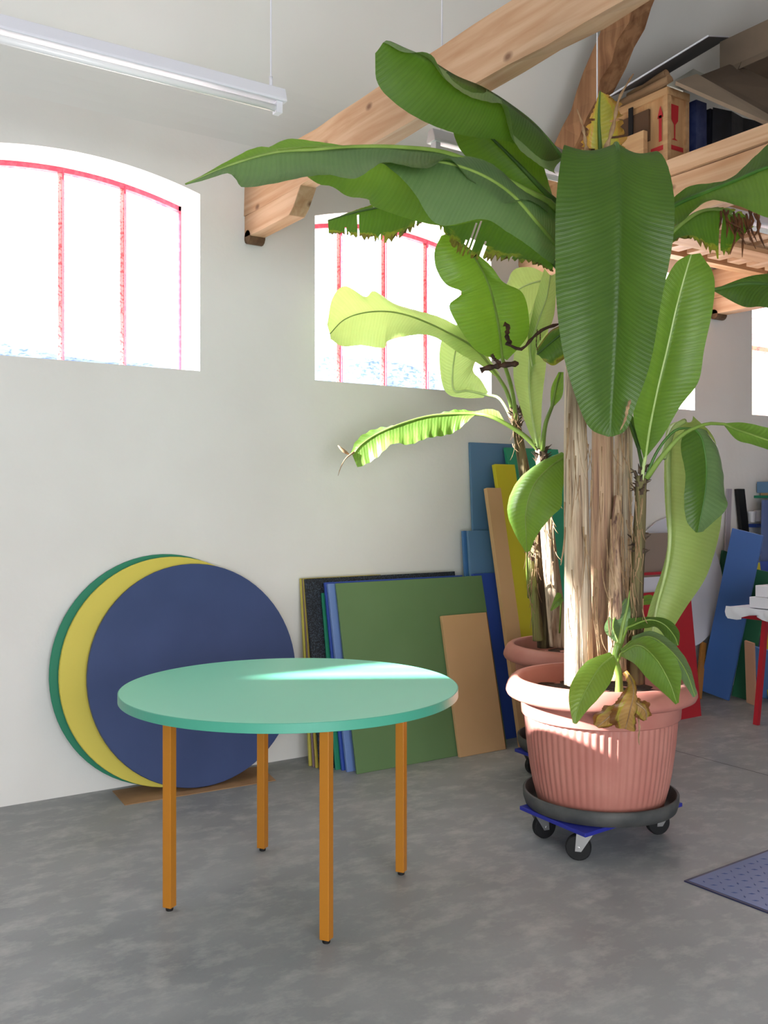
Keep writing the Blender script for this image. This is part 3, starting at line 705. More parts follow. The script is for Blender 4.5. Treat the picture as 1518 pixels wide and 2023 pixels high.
# trestle table with boxes, right edge
tc0 = at(1440, 1204, 5.95)
tt = empty('work_table', (tc0.x + .5, tc0.y, 0), 'white film covered work table on red legs at the right edge', 'table')
a = at(1436, 1198, 5.95); ex = Vector((1, 0, 0)); ey = Vector((0, -1, 0))
q = MB(); N = 16; vs = []
zt2 = a.z
for i in range(N + 1):
    for j in range(3):
        r_ = .012 * sin(i * 1.7 + j)
        vs.append((a.x + 1.2 * i / N, a.y - (.0, .4, .8)[j], zt2 + r_ * .3))
q.box((a.x, a.y - .8, zt2 - .028), (a.x + 1.2, a.y, zt2))
q.build('table_top', M_WHITE, tt, bevel=.008)
q = MB(); per = []
for i in range(25): per.append((a.x - .006, a.y - .8 * i / 24))
for i in range(1, 37): per.append((a.x + 1.2 * i / 36, a.y - .806))
vs = []
for i, (x, y) in enumerate(per):
    o_ = .012 * sin(i * 1.9); vs += [(x + .0, y, zt2 + .004), (x - .01 + o_, y - o_, zt2 - .03), (x - .002 - o_, y + o_, zt2 - .055 - .02 * sin(i * .8))]
q.add(vs, [f for i in range(len(per) - 1) for f in ((3 * i, 3 * i + 1, 3 * i + 4, 3 * i + 3), (3 * i + 1, 3 * i + 2, 3 * i + 5, 3 * i + 4))])
q.build('plastic_film', mat('white_film', srgb(226, 228, 236), .3), tt, smooth=True)
q = MB(); q.box((a.x + .06, a.y - .74, zt2 - .07), (a.x + 1.1, a.y - .06, zt2 - .03)); q.build('red_frame', M_REDB, tt)
foot = flr(1495, 1432); knee = Vector((foot.x + .12, foot.y + .05, zt2 - .05))
for dx, dy, s_ in ((0, 0, 1), (0, -.62, 1), (.8, 0, -1), (.8, -.62, -1)):
    q = MB(); q.bar(foot + Vector((dx, dy, 0)), Vector((foot.x + dx + .10 * s_, foot.y + dy, zt2 - .05)), .03, .03); q.build('leg', M_REDB, tt)
bx = at(1481, 1197, 5.85)
q = MB(); q.box((bx.x, bx.y - .3, zt2 + .005), (bx.x + .4, bx.y, zt2 + .07)); tag(q.build('white_box', M_LAMPW, bevel=.003), 'lower flat white box on the work table', 'box')
q = MB(); q.box((bx.x + .03, bx.y - .28, zt2 + .071), (bx.x + .38, bx.y - .02, zt2 + .14)); tag(q.build('white_box', M_LAMPW, bevel=.003), 'upper white box stacked on the lower one', 'box')

# ================================================================ checker plate in the floor
cpA = flr(1352, 1742); cpB = flr(1518, 1681); cpC = flr(1518, 1812)
u1 = (cpB - cpA).normalized(); u2 = (cpC - cpA).normalized(); u2 = (u2 - u1 * u2.dot(u1)).normalized()
fp = empty('floor_hatch', cpA, 'blue checker plate hatch let into the floor at the right edge', 'hatch')
q = MB(); q.slab(cpA + u1 * .012 + u2 * .012 + Vector((0, 0, -.004)), u1 * 1.6, u2 * 1.4, (0, 0, .010)); 
M_PLATE = mat('blue_plate', srgb(66, 88, 142), .35, .5, .1)
for i in range(30):
    for j in range(26):
        c = cpA + u1 * (.05 + i * .042) + u2 * (.05 + j * .042) + Vector((0, 0, .006))
        dd = (u1 + u2).normalized() if (i + j) % 2 else (u1 - u2).normalized(); nn = Vector((-dd.y, dd.x, 0))
        q.add([c - dd * .014, c - nn * .0045, c + dd * .014, c + nn * .0045, c + Vector((0, 0, .0022))], [(0, 1, 4), (1, 2, 4), (2, 3, 4), (3, 0, 4)])
q.build('tread_plate', M_PLATE, fp)
q = MB(); q.slab(cpA + Vector((0, 0, -.004)), u1 * 1.62, u2 * .012, (0, 0, .009)); q.slab(cpA + u2 * .012 + Vector((0, 0, -.004)), u1 * .012, u2 * 1.4, (0, 0, .009)); q.build('hatch_frame', mat('dark_frame', srgb(30, 36, 70), .5), fp)

# ================================================================ pots, saucers, dollies
def dolly(F_, L_, R_, hz, label, corners_vis=None):
    """plank dolly from three deck corners (front, left, right)"""
    B_ = L_ + R_ - F_; c = (L_ + R_) / 2
    D = empty('plant_dolly', (c.x, c.y, 0), label, 'dolly', 'blue plant dollies')
    q = MB(); e1 = L_ - F_; e2 = R_ - F_
    q.slab(F_ - Vector((0, 0, .016)), e1, e2, (0, 0, .016)); q.build('deck', M_DOLLY, D, bevel=.002)
    for k, (P, a1, a2) in enumerate(((F_, e1, e2), (L_, -e1, e2), (R_, e1, -e2), (B_, -e1, -e2))):
        p = P + a1.normalized() * .055 + a2.normalized() * .06; p.z = 0
        ang = (2.3, -.2, 2.75, .4)[k]; dr = Vector((cos(ang), sin(ang), 0)); sdv = Vector((-dr.y, dr.x, 0)); R = .050
        cs = empty('caster', p + Vector((0, 0, .05)), parent=D)
        wc = p + dr * .028 + Vector((0, 0, R))
        q = MB(); ring = [(-.016, .030), (-.016, .046), (-.011, R), (.011, R), (.016, .046), (.016, .030)]
        n_ = 32; vs = []
        for (o_, r_) in ring:
            for i in range(n_):
                a = 2 * pi * i / n_; vs.append(wc + sdv * o_ + dr * cos(a) * r_ + Vector((0, 0, sin(a) * r_)))
        fs = [(i * n_ + k_, i * n_ + (k_ + 1) % n_, (i + 1) * n_ + (k_ + 1) % n_, (i + 1) * n_ + k_) for i in range(5) for k_ in range(n_)]
        fs += [tuple(range(n_)), tuple(5 * n_ + k_ for k_ in range(n_ - 1, -1, -1))]
        q.add(vs, fs); q.build('wheel', M_BLACK, cs)
        q = MB()
        for s_ in (-1, 1):
            o_ = sdv * (.020 * s_); tz = Vector((0, 0, hz - .019))
            base = p + o_
            P4 = [wc + o_ - dr * .012 + Vector((0, 0, -.012)), wc + o_ + dr * .012 + Vector((0, 0, -.012)), base + dr * .034 + tz, base - dr * .032 + tz]
            q.add(P4 + [v + sdv * (.0025 * s_) for v in P4], [(0, 1, 2, 3), (7, 6, 5, 4), (0, 4, 5, 1), (1, 5, 6, 2), (2, 6, 7, 3), (3, 7, 4, 0)])
        q.slab(p - dr * .035 - sdv * .03 + Vector((0, 0, hz - .0195)), dr * .07, sdv * .06, (0, 0, .003))
        q.tube([wc - sdv * .026, wc + sdv * .026], .007, 10)
        q.build('fork', M_STEEL, cs)
    return D
def pot(c, s, label, suf=None):
    z0 = c.z
    P = empty('plant_pot', c, label, 'pot', 'fluted terracotta plant pots')
    nf = 66
    prof = [(.0, .0), (.235, .0), (.258, .012), (.266, .04), (.276, .09), (.287, .15), (.297, .22), (.304, .28), (.309, .34), (.311, .372),
            (.311, .375)]
    def fl(a, i): return 0.0 if i < 3 or i > 9 else .0038 * (1 if i < 9 else .3) * (abs(sin(a * nf / 2)) ** 1.6)
    q = MB(); q.lathe(c, [(r * s, z * s) for r, z in prof[1:]], nf * 8, fl); q.build('fluted_body', M_TERRA, P, smooth=True)
    q = MB(); q.lathe(c, [(.306, .373), (.322, .373), (.326, .377), (.329, .42), (.330, .452), (.306, .452)], 96)
    q.build('collar_band', M_TERRA, P, smooth='auto')
    q = MB(); lip = [(.306, .450), (.345, .446), (.372, .448), (.386, .455), (.392, .468), (.390, .482), (.382, .503), (.371, .519), (.358, .528), (.345, .531), (.338, .527), (.333, .515), (.325, .46), (.318, .40), (.29, .30)]
    q.lathe(c, lip, 96); q.f = [f for f in q.f if len(f) == 4]; q.uv = q.uv[:len(q.f)]; q.m = q.m[:len(q.f)]
    q.build('rolled_rim', M_TERRA, P, smooth=True)
    q = MB(); vs = [(c.x, c.y, c.z + .455)]; n = 48; R_ = 10
    for i in range(1, R_ + 1):
        for k in range(n):
            a = 2 * pi * k / n; r = .316 * i / R_
            z = .455 + .012 * noise.noise(Vector((cos(a) * r * 12, sin(a) * r * 12, s)))
            vs.append((c.x + cos(a) * r, c.y + sin(a) * r, c.z + z))
    fs = [(0, 1 + k, 1 + (k + 1) % n) for k in range(n)] + [(1 + i * n + k, 1 + (i + 1) * n + k, 1 + (i + 1) * n + (k + 1) % n, 1 + i * n + (k + 1) % n) for i in range(R_ - 1) for k in range(n)]
    q.add(vs, fs); q.build('soil', M_SOIL, P, smooth=True)
    return P
def saucer(c, label):
    q = MB(); pr = [(.0, .003), (.285, .003), (.300, .016), (.308, .062), (.312, .064), (.320, .060), (.3185, .030), (.310, .004), (.290, .0), (0, 0)]
    q.lathe(c, pr, 96); return tag(q.build('pot_saucer', M_SAUCER, smooth=True), label, 'saucer', 'dark pot saucers')
DH = .132
Fc, Lc, Rc = flr(1157, 1647, DH), flr(1027, 1592, DH), flr(1349, 1586, DH)
dolly(Fc, Lc, Rc, DH, 'blue dolly on black casters under the front plant pot')
PC = cw(.905, 4.04, DH + .0005)
saucer(PC, 'dark round saucer on the front dolly'); PC1 = PC + Vector((0, 0, .005))
pot(PC1, 1.0, 'sunlit fluted terracotta plastic pot at the front holding the biggest banana plant')
RC = cw(1.01, 4.97, DH + .0005); dv = RC - PC
dolly(RC + (Fc - (Lc + Rc) / 2) * 1.0 * -1 + Vector((0, 0, 0)) if False else Fc + dv * 1 - Vector((0, 0, .0005)), Lc + dv - Vector((0, 0, .0005)), Rc + dv - Vector((0, 0, .0005)), DH, 'blue dolly mostly hidden behind the front pot, under the rear pot')
saucer(RC, 'dark saucer under the rear plant pot'); RC1 = RC + Vector((0, 0, .005))
pot(RC1, 1.0, 'terracotta pot standing behind the front pot, holding the rear banana plant')

# ================================================================ banana plants
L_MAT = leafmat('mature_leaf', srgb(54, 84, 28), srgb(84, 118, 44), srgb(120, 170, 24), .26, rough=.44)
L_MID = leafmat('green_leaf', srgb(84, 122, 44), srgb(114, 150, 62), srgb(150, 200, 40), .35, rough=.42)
L_LIT = leafmat('sunlit_leaf', srgb(140, 174, 80), srgb(168, 200, 112), srgb(200, 224, 130), .5)  # paler leaf green with the sunlit look put into the colour
L_GREY = leafmat('waxy_leaf', srgb(86, 114, 72), srgb(112, 138, 90), srgb(120, 170, 60), .22, rough=.34)
L_PALE = leafmat('pale_underside', srgb(112, 140, 84), srgb(134, 160, 104), srgb(150, 190, 80), .25, rough=.5)
L_RAG = leafmat('ragged_leaf', srgb(54, 88, 28), srgb(86, 124, 44), srgb(120, 180, 30), .28, dry=.16, dryc=srgb(128, 84, 48))
L_SERE = leafmat('withering_leaf', srgb(120, 140, 40), srgb(150, 160, 70), srgb(200, 170, 60), .35, dry=.5, dryc=srgb(176, 130, 62))
L_DRY = leafmat('dry_leaf', srgb(150, 112, 62), srgb(196, 160, 96), srgb(200, 150, 70), .25, dry=.4, dryc=srgb(112, 74, 38))
M_MAT0 = noisy('midrib_top', srgb(60, 104, 38), srgb(84, 128, 50), .4, 8)
M_RIB = noisy('midrib_green', srgb(112, 140, 56), srgb(140, 166, 80), .4, 8, stretch=(1, 1, 1))
M_RIBL = noisy('midrib_pale', srgb(176, 200, 120), srgb(196, 214, 150), .4, 8)
M_DARKRIB = noisy('midrib_dark', srgb(62, 92, 40), srgb(80, 112, 50), .4, 8)
def trunkmat(name, c1, c2, c3, k=1.0):
    m = noisy(name, c1, c2, .75, 3.2, 8, stretch=(9, 9, .5), bump=1.0, bscale=7, spec=.15, contrast=(.36, .6), c3=c3, s3=k)
    nt = m.node_tree; N = nt.nodes; Lk = nt.links; b = N['Principled BSDF']
    src = b.inputs['Base Color'].links[0].from_socket
    tc = N.new('ShaderNodeTexCoord'); mp = N.new('ShaderNodeMapping'); mp.inputs['Scale'].default_value = (60, 60, 1.4)
    Lk.new(tc.outputs['Object'], mp.inputs['Vector'])
    nz = N.new('ShaderNodeTexNoise'); nz.inputs['Scale'].default_value = 1.6; nz.inputs['Detail'].default_value = 4; nz.inputs['Distortion'].default_value = .5
    Lk.new(mp.outputs[0], nz.inputs['Vector'])
    mr = N.new('ShaderNodeMapRange'); mr.inputs['From Min'].default_value = .34; mr.inputs['From Max'].default_value = .46; mr.inputs['To Min'].default_value = .7; mr.inputs['To Max'].default_value = 0
    Lk.new(nz.outputs['Fac'], mr.inputs['Value'])
    mx = N.new('ShaderNodeMix'); mx.data_type = 'RGBA'; Lk.new(mr.outputs[0], mx.inputs[0]); Lk.new(src, mx.inputs[6]); mx.inputs[7].default_value = (*[v * .55 for v in c3], 1)
    Lk.new(mx.outputs[2], b.inputs['Base Color'])
    return m
T_PALE = trunkmat('pale_sheaths', srgb(224, 206, 180), srgb(188, 162, 134), srgb(128, 98, 78), 2.2)
T_BROWN = trunkmat('brown_sheaths', srgb(202, 172, 140), srgb(164, 128, 102), srgb(108, 76, 80), 1.7)
T_DARK = trunkmat('dark_stem', srgb(126, 118, 80), srgb(98, 82, 62), srgb(62, 46, 40), 1.4)
T_GREEN = trunkmat('green_stem', srgb(126, 138, 74), srgb(146, 140, 92), srgb(98, 76, 60), 1.8)
M_FIBRE = noisy('dry_fibre', srgb(176, 146, 110), srgb(132, 100, 70), .8, 20)

def leaf(parent, M_, L_, R_, mt, ns=44, nu=7, bulge=.05, ripple=.0008, seed=0, pet=None, rr=(.013, .003), ribm=None, rag=0.0, tear=0, ribside=0, name='leaf', droop=0, pet_r=None, ripb=0, tip=0, wav=.02, label=None, mt2=None):
    """banana blade: midrib curve and its two margins, each given as (px, py, depth); the surface bellies between them"""
    mid = crom([at(*p) for p in M_], ns); lf = crom([at(*p) for p in L_], ns); rt = crom([at(*p) for p in R_], ns)
    Ls = [0]
    for i in range(1, ns): Ls.append(Ls[-1] + (mid[i] - mid[i - 1]).length)
    rnd = random.Random(seed * 17 + 5); q = MB(); grid = []; uvg = []
    W = 2 * nu + 1
    for i in range(ns):
        t = (mid[min(i + 1, ns - 1)] - mid[max(i - 1, 0)]).normalized()
        row = []; ur = []
        for k in range(W):
            u = (k - nu) / nu; E = lf[i] if u < 0 else rt[i]; au = abs(u)
            v = E - mid[i]; wd = v.length
            nrm = v.cross(t) if u < 0 else t.cross(v)
            nrm = nrm.normalized() if nrm.length > 1e-7 else Vector((0, 0, 0))
            jag = 1.0
            if rag and au > .6: jag = 1 - rag * rnd.random() * (au - .6) / .4
            p = mid[i] + v * au * jag
            p = p + nrm * (bulge * sin(pi * au) * min(1, wd / .1) * min(wd, .3) * 3.0)
            ph = Ls[i] * 2 * pi / .052 - au * 3
            p = p + nrm * (ripple * sin(ph) * au ** 1.5 * min(1, wd / .08) + wav * au ** 2 * min(1, wd / .1) * sin(Ls[i] * 11 + seed * 2.1 + (u < 0) * 2))
            row.append(p); ur.append((.5 + u * .5, Ls[i] + seed * 1.7))
        grid.append(row); uvg.append(ur)
    vs = [p for r in grid for p in r]; fs = []; uvs = []; mi_ = []
    tears = set(); 
    for _ in range(tear):
        i = rnd.randrange(int(ns * .15), ns - 2); side = rnd.random() < .5
        tears.add((i, side, rnd.randrange(2, nu)))
    for i in range(ns - 1):
        for k in range(W - 1):
            au_i = k if k < nu else W - 2 - k     # cells counted from the margin
            side = k < nu
            if any(ti == i and sd_ == side and au_i < dp for ti, sd_, dp in tears): continue
            fs.append((i * W + k, i * W + k + 1, (i + 1) * W + k + 1, (i + 1) * W + k))
            uvs.append([uvg[i][k], uvg[i][k + 1], uvg[i + 1][k + 1], uvg[i + 1][k]]); mi_.append(0 if k < nu else 1)
    q.add(vs, fs, uvs)
    if mt2: q.m = mi_
    o = q.build(name, [mt, mt2] if mt2 else mt, parent, smooth=True)
    if label: o['label'] = label
    # midrib with the petiole running back to the stem
    pp = ([at(*p) for p in pet] if pet else [])
    rad = []; path = []
    if pp:
        pc = crom(pp + [mid[0]], 16)[:-1]; r0 = pet_r or rr[0] * 1.25
        path += pc; rad += [r0 + (rr[0] - r0) * i / len(pc) for i in range(len(pc))]
    path += [m_ + Vector((CA, SA, 0)) * ripb * min(1, i / 10) for i, m_ in enumerate(mid)]; rad += [rr[0] + (rr[1] - rr[0]) * (i / (ns - 1)) ** .8 for i in range(ns)]
    q = MB(); q.tube(path, rad, 8); q.build('midrib', ribm or M_RIB, o, smooth=True)
    return o

def trunk(parent, pts, rad, mt, seed, name='pseudostem', flutes=7, n=40, lump=.10):
    path = crom(pts, 60)
    rr = crom([(r, 0, 0) for r in rad], 60); rr = [v.x for v in rr]
    def shp(a, L):
        g = noise.noise(Vector((cos(a) * 2.2, sin(a) * 2.2, L * 1.3 + seed * 9)))
        h = noise.noise(Vector((cos(a) * 8, sin(a) * 8, L * 1.1 + seed * 5)))
        st = abs((a * flutes / (2 * pi) + L * .25 + seed) % 1 - .5) * 2
        return 1 + lump * g + .07 * h + .09 * (st ** .4 - .7)
    q = MB(); q.tube(path, rr, n, shape=shp)
    return q.build(name, mt, parent, smooth=True)
def fibres(parent, px, py0, py1, Z, n, seed, spread=24, ln=(.06, .3), name='dry_sheath', w=.0026):
    rnd = random.Random(seed); q = MB()
    for _ in range(n):
        x = px + rnd.uniform(-spread, spread); y = rnd.uniform(py0, py1); p = at(x, y, Z - .07 + rnd.uniform(-.01, .01))
        L = rnd.uniform(*ln); side = rnd.choice((-1, 1)); k = 7; vs = []; ww = w * rnd.uniform(.4, 1.4); cu = rnd.uniform(.0, .05)
        R = Vector((SA, -CA, 0)); Fw = Vector((CA, SA, 0))
        for i in range(k):
            t_ = i / (k - 1); c = p + Vector((0, 0, -L * t_)) + (R * side * .6 - Fw * .5) * cu * t_ * t_
            vs += [c - R * ww * (1 - t_ * .6), c + R * ww * (1 - t_ * .6)]
        q.add(vs, [(2 * i, 2 * i + 1, 2 * i + 3, 2 * i + 2) for i in range(k - 1)])
    o = q.build(name, M_FIBRE, parent, smooth=True); md = o.modifiers.new('s', 'SOLIDIFY'); md.thickness = .0012
    return o

BP = empty('banana_plant', PC1 + Vector((0, 0, .45)), 'tall banana plant with thick pale trunks in the front terracotta pot', 'plant')
def tp(P): return [at(*p) for p in P]
trunk(BP, tp([(1144, 1352, 3.93), (1142, 1200, 3.93), (1139, 1000, 3.93), (1138, 800, 3.94), (1144, 640, 3.95), (1160, 460, 3.97)]), [.058, .047, .045, .044, .041, .036], T_PALE, 1)
trunk(BP, tp([(1190, 1340, 4.0), (1191, 1200, 4.01), (1191, 1000, 4.02), (1191, 850, 4.02), (1188, 650, 4.03), (1183, 380, 4.03)]), [.054, .046, .044, .042, .040, .033], T_BROWN, 2, flutes=5)
trunk(BP, tp([(1226, 1335, 4.1), (1226, 1150, 4.1), (1230, 1000, 4.1), (1233, 850, 4.1), (1228, 650, 4.1), (1208, 420, 4.08)]), [.045, .037, .032, .031, .031, .03], T_PALE, 3)
trunk(BP, tp([(1256, 1350, 3.90), (1256, 1200, 3.90), (1262, 1080, 3.90), (1266, 1000, 3.9), (1268, 940, 3.9)]), [.036, .03, .024, .024, .02], T_DARK, 4)
trunk(BP, tp([(1222, 1345, 3.84), (1216, 1220, 3.88), (1216, 1080, 3.92), (1222, 980, 3.96)]), [.036, .028, .022, .016], T_BROWN, 5)
fibres(BP, 1140, 760, 1280, 3.93, 22, 1); fibres(BP, 1188, 880, 1280, 3.88, 26, 2, 26); fibres(BP, 1230, 850, 1150, 3.96, 26, 3, 16); fibres(BP, 1258, 950, 1250, 3.90, 30, 4, 14, ln=(.03, .13))

# A: the big leaf hanging at the front
leaf(BP, [(1205, 316, 3.86), (1216, 286, 3.74), (1222, 292, 3.62), (1224, 380, 3.52), (1223, 480, 3.48), (1220, 600, 3.47), (1214, 720, 3.48), (1209, 800, 3.49), (1206, 862, 3.50)],
     [(1150, 345, 3.86), (1122, 292, 3.74), (1112, 300, 3.64), (1099, 400, 3.56), (1097, 520, 3.55), (1103, 620, 3.55), (1118, 720, 3.54), (1146, 808, 3.52), (1168, 848, 3.51), (1202, 863, 3.5)],
     [(1262, 330, 3.90), (1296, 296, 3.78), (1321, 318, 3.66), (1330, 400, 3.57), (1325, 510, 3.56), (1308, 610, 3.56), (1286, 700, 3.55), (1258, 795, 3.52), (1240, 848, 3.51), (1210, 863, 3.5)],
     L_MAT, ns=80, nu=10, bulge=-.04, seed=1, pet=[(1190, 420, 3.98), (1194, 350, 3.94)], rr=(.011, .003), ribm=M_MAT0, wav=.012, ripb=.012)
q = MB(); c = crom(tp([(1246, 790, 3.49), (1240, 808, 3.48), (1236, 828, 3.48), (1226, 850, 3.49)]), 12); q.tube(c, [.002, .007, .004, .008, .005, .007, .003, .006, .004, .003, .003, .001], 6); q.build('dry_margin', M_FIBRE, BP)
# B: upper left leaf, underside and folded over half
leaf(BP, [(1112, 312, 3.93), (1062, 250, 3.78), (1010, 207, 3.62), (955, 172, 3.46), (900, 148, 3.34), (845, 114, 3.24), (800, 94, 3.19), (768, 80, 3.16), (757, 84, 3.15)],
     [(1095, 330, 3.90), (1070, 315, 3.74), (1010, 282, 3.58), (950, 273, 3.43), (900, 262, 3.32), (840, 240, 3.23), (785, 208, 3.18), (745, 165, 3.15), (741, 105, 3.15)],
     [(1100, 342, 3.74), (1060, 322, 3.58), (1018, 286, 3.46), (1004, 212, 3.44), (968, 200, 3.38), (925, 188, 3.31), (880, 158, 3.22), (850, 108, 3.17), (800, 104, 3.15), (765, 86, 3.14)],
     L_MAT, ns=70, bulge=-.03, seed=2, pet=[(1172, 440, 3.98), (1150, 370, 3.97)], ribm=M_DARKRIB, wav=.004, rr=(.010, .003), ripb=.012, mt2=L_PALE)
# C: leaf under B
leaf(BP, [(1100, 400, 3.98), (1070, 372, 3.9), (1020, 320, 3.84), (960, 262, 3.78), (915, 225, 3.74)],
     [(1092, 408, 3.96), (1040, 388, 3.88), (965, 345, 3.8), (915, 300, 3.75), (892, 240, 3.72)],
     [(1090, 380, 3.98), (1075, 320, 3.9), (1040, 280, 3.86), (990, 248, 3.8), (930, 225, 3.75)],
     L_MAT, seed=3, pet=[(1165, 500, 3.99), (1130, 440, 3.99)], ribm=M_DARKRIB, wav=.012)
# D: long leaf reaching far left, upper half turned to us and lower half hanging
leaf(BP, [(1085, 400, 3.86), (1030, 372, 3.76), (960, 335, 3.66), (880, 302, 3.56), (790, 291, 3.46), (700, 290, 3.38), (620, 296, 3.32), (540, 302, 3.27), (450, 328, 3.24), (366, 364, 3.22)],
     [(1080, 428, 3.80), (1040, 402, 3.70), (1000, 396, 3.58), (962, 362, 3.54), (930, 344, 3.50), (888, 314, 3.48), (850, 341, 3.34), (815, 338, 3.32), (765, 316, 3.36), (738, 321, 3.30), (700, 344, 3.22), (650, 346, 3.24), (610, 358, 3.18), (545, 372, 3.17), (482, 372, 3.17), (466, 352, 3.18), (448, 338, 3.2), (400, 354, 3.21), (368, 365, 3.22)],
     [(1090, 420, 3.95), (1050, 470, 3.9), (960, 440, 3.86), (868, 440, 3.78), (748, 417, 3.68), (732, 402, 3.64), (690, 392, 3.56), (655, 366, 3.50), (620, 352, 3.46), (545, 290, 3.38), (460, 320, 3.28), (370, 362, 3.23)],
     L_GREY, ns=100, nu=9, bulge=.03, mt2=L_MID, seed=4, pet=[(1170, 560, 3.95), (1130, 450, 3.92)], ribm=M_RIB, wav=.022, rr=(.015, .003))
# D2: small fold of the same leaf showing behind its far end
leaf(BP, [(700, 296, 3.52), (640, 290, 3.48), (585, 292, 3.44), (535, 296, 3.42)],
     [(700, 300, 3.5), (640, 310, 3.46), (585, 312, 3.43), (535, 300, 3.42)],
     [(690, 290, 3.55), (625, 280, 3.5), (570, 274, 3.47), (532, 290, 3.43)], L_MID, ns=20, bulge=.01, seed=5, rr=(.004, .002), wav=.004)
# E: broad grey green leaf at centre left
leaf(BP, [(1098, 486, 3.84), (1060, 440, 3.74), (1010, 384, 3.66), (950, 345, 3.58), (880, 322, 3.52), (810, 318, 3.48), (755, 322, 3.46)],
     [(1098, 520, 3.80), (1060, 500, 3.70), (1000, 462, 3.60), (955, 432, 3.52), (868, 440, 3.44), (815, 380, 3.42), (760, 326, 3.44)],
     [(1098, 420, 3.88), (1075, 392, 3.82), (1020, 360, 3.74), (960, 325, 3.66), (890, 306, 3.58), (820, 304, 3.52), (757, 318, 3.47)],
     L_GREY, ns=56, nu=9, bulge=-.03, seed=6, pet=[(1160, 600, 3.95), (1125, 540, 3.88)], ribm=M_MIDR if False else M_RIB, wav=.014, rr=(.012, .004))
# F: ragged dark leaf in front of the second window
leaf(BP, [(1095, 520, 4.2), (1040, 470, 4.22), (960, 425, 4.24), (870, 406, 4.26), (790, 405, 4.27), (710, 418, 4.27), (648, 436, 4.27)],
     [(1090, 545, 4.15), (1035, 525, 4.14), (975, 515, 4.15), (905, 500, 4.15), (850, 450, 4.17), (780, 478, 4.19), (700, 468, 4.22), (650, 466, 4.25)],
     [(1085, 500, 4.3), (1030, 450, 4.32), (960, 420, 4.33), (870, 402, 4.33), (790, 398, 4.32), (710, 412, 4.3), (650, 432, 4.28)],
     L_RAG, ns=130, nu=10, bulge=.02, seed=7, pet=[(1160, 620, 4.0), (1130, 560, 4.1)], ribm=M_DARKRIB, rag=.25, tear=40, wav=.02)
# N: right leaf standing up from the thin stem
leaf(BP, [(1276, 900, 3.86), (1285, 840, 3.80), (1300, 765, 3.74), (1318, 690, 3.70), (1336, 610, 3.68), (1352, 550, 3.67), (1366, 503, 3.68)],
     [(1272, 905, 3.85), (1255, 835, 3.76), (1258, 790, 3.70), (1274, 715, 3.66), (1290, 640, 3.64), (1310, 570, 3.64), (1336, 520, 3.66), (1362, 503, 3.68)],
     [(1280, 900, 3.85), (1310, 862, 3.78), (1345, 802, 3.72), (1380, 755, 3.68), (1392, 690, 3.66), (1408, 610, 3.66), (1410, 545, 3.67), (1385, 500, 3.69)],
     L_MID, ns=56, nu=9, bulge=-.04, seed=8, pet=[(1268, 975, 3.9), (1270, 935, 3.88)], ribm=M_RIBL, wav=.008, rr=(.007, .003))
# second folded blade left of it
leaf(BP, [(1262, 885, 3.95), (1252, 850, 3.93), (1240, 820, 3.92)], [(1258, 885, 3.95), (1246, 850, 3.94), (1238, 825, 3.93)], [(1270, 890, 3.95), (1266, 850, 3.92), (1246, 815, 3.91)], L_MAT, ns=14, seed=9, pet=[(1268, 975, 3.92), (1270, 930, 3.93)], wav=.0, rr=(.007, .003), ribm=M_DARKRIB)
# O: long bright leaf hanging right of the trunks, seen from below
leaf(BP, [(1352, 832, 4.1), (1326, 850, 4.15), (1322, 900, 4.18), (1323, 1000, 4.2), (1324, 1070, 4.2), (1316, 1130, 4.2), (1298, 1200, 4.2), (1288, 1262, 4.2)],
     [(1350, 828, 4.12), (1318, 845, 4.18), (1314, 900, 4.22), (1316, 1000, 4.24), (1318, 1070, 4.24), (1308, 1125, 4.24), (1285, 1200, 4.24), (1270, 1258, 4.22)],
     [(1372, 825, 4.0), (1408, 860, 4.0), (1424, 930, 4.02), (1428, 1010, 4.04), (1420, 1070, 4.06), (1395, 1140, 4.1), (1355, 1200, 4.14), (1318, 1262, 4.18)],
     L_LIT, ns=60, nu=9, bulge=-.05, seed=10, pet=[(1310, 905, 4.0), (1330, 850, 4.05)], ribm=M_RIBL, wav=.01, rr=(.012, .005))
# P: dark leaf hanging in front of it
leaf(BP, [(1372, 846, 3.86), (1388, 870, 3.84), (1396, 920, 3.83), (1394, 970, 3.82), (1386, 1015, 3.82), (1379, 1052, 3.82)],
     [(1352, 850, 3.86), (1343, 890, 3.84), (1350, 940, 3.82), (1351, 980, 3.8), (1362, 1030, 3.8), (1377, 1052, 3.81)],
     [(1400, 848, 3.86), (1428, 880, 3.9), (1430, 930, 3.92), (1422, 972, 3.92), (1424, 1002, 3.88), (1388, 1050, 3.84)],
     L_MAT, ns=60, nu=8, bulge=.04, mt2=L_GREY, seed=11, pet=[(1276, 945, 3.88), (1300, 890, 3.86), (1335, 850, 3.86)], wav=.03, rr=(.005, .002), ribm=M_MAT0)
# Q: leaf running off to the right
leaf(BP, [(1432, 838, 3.7), (1460, 850, 3.66), (1495, 862, 3.62), (1560, 885, 3.55)],
     [(1430, 836, 3.7), (1462, 834, 3.68), (1495, 840, 3.65), (1560, 860, 3.6)],
     [(1432, 842, 3.7), (1456, 868, 3.64), (1490, 878, 3.6), (1560, 900, 3.5)], L_MID, ns=24, seed=12, pet=[(1278, 945, 3.88), (1310, 900, 3.84), (1350, 858, 3.8), (1395, 838, 3.75)], rr=(.006, .003), pet_r=.012, wav=.008)
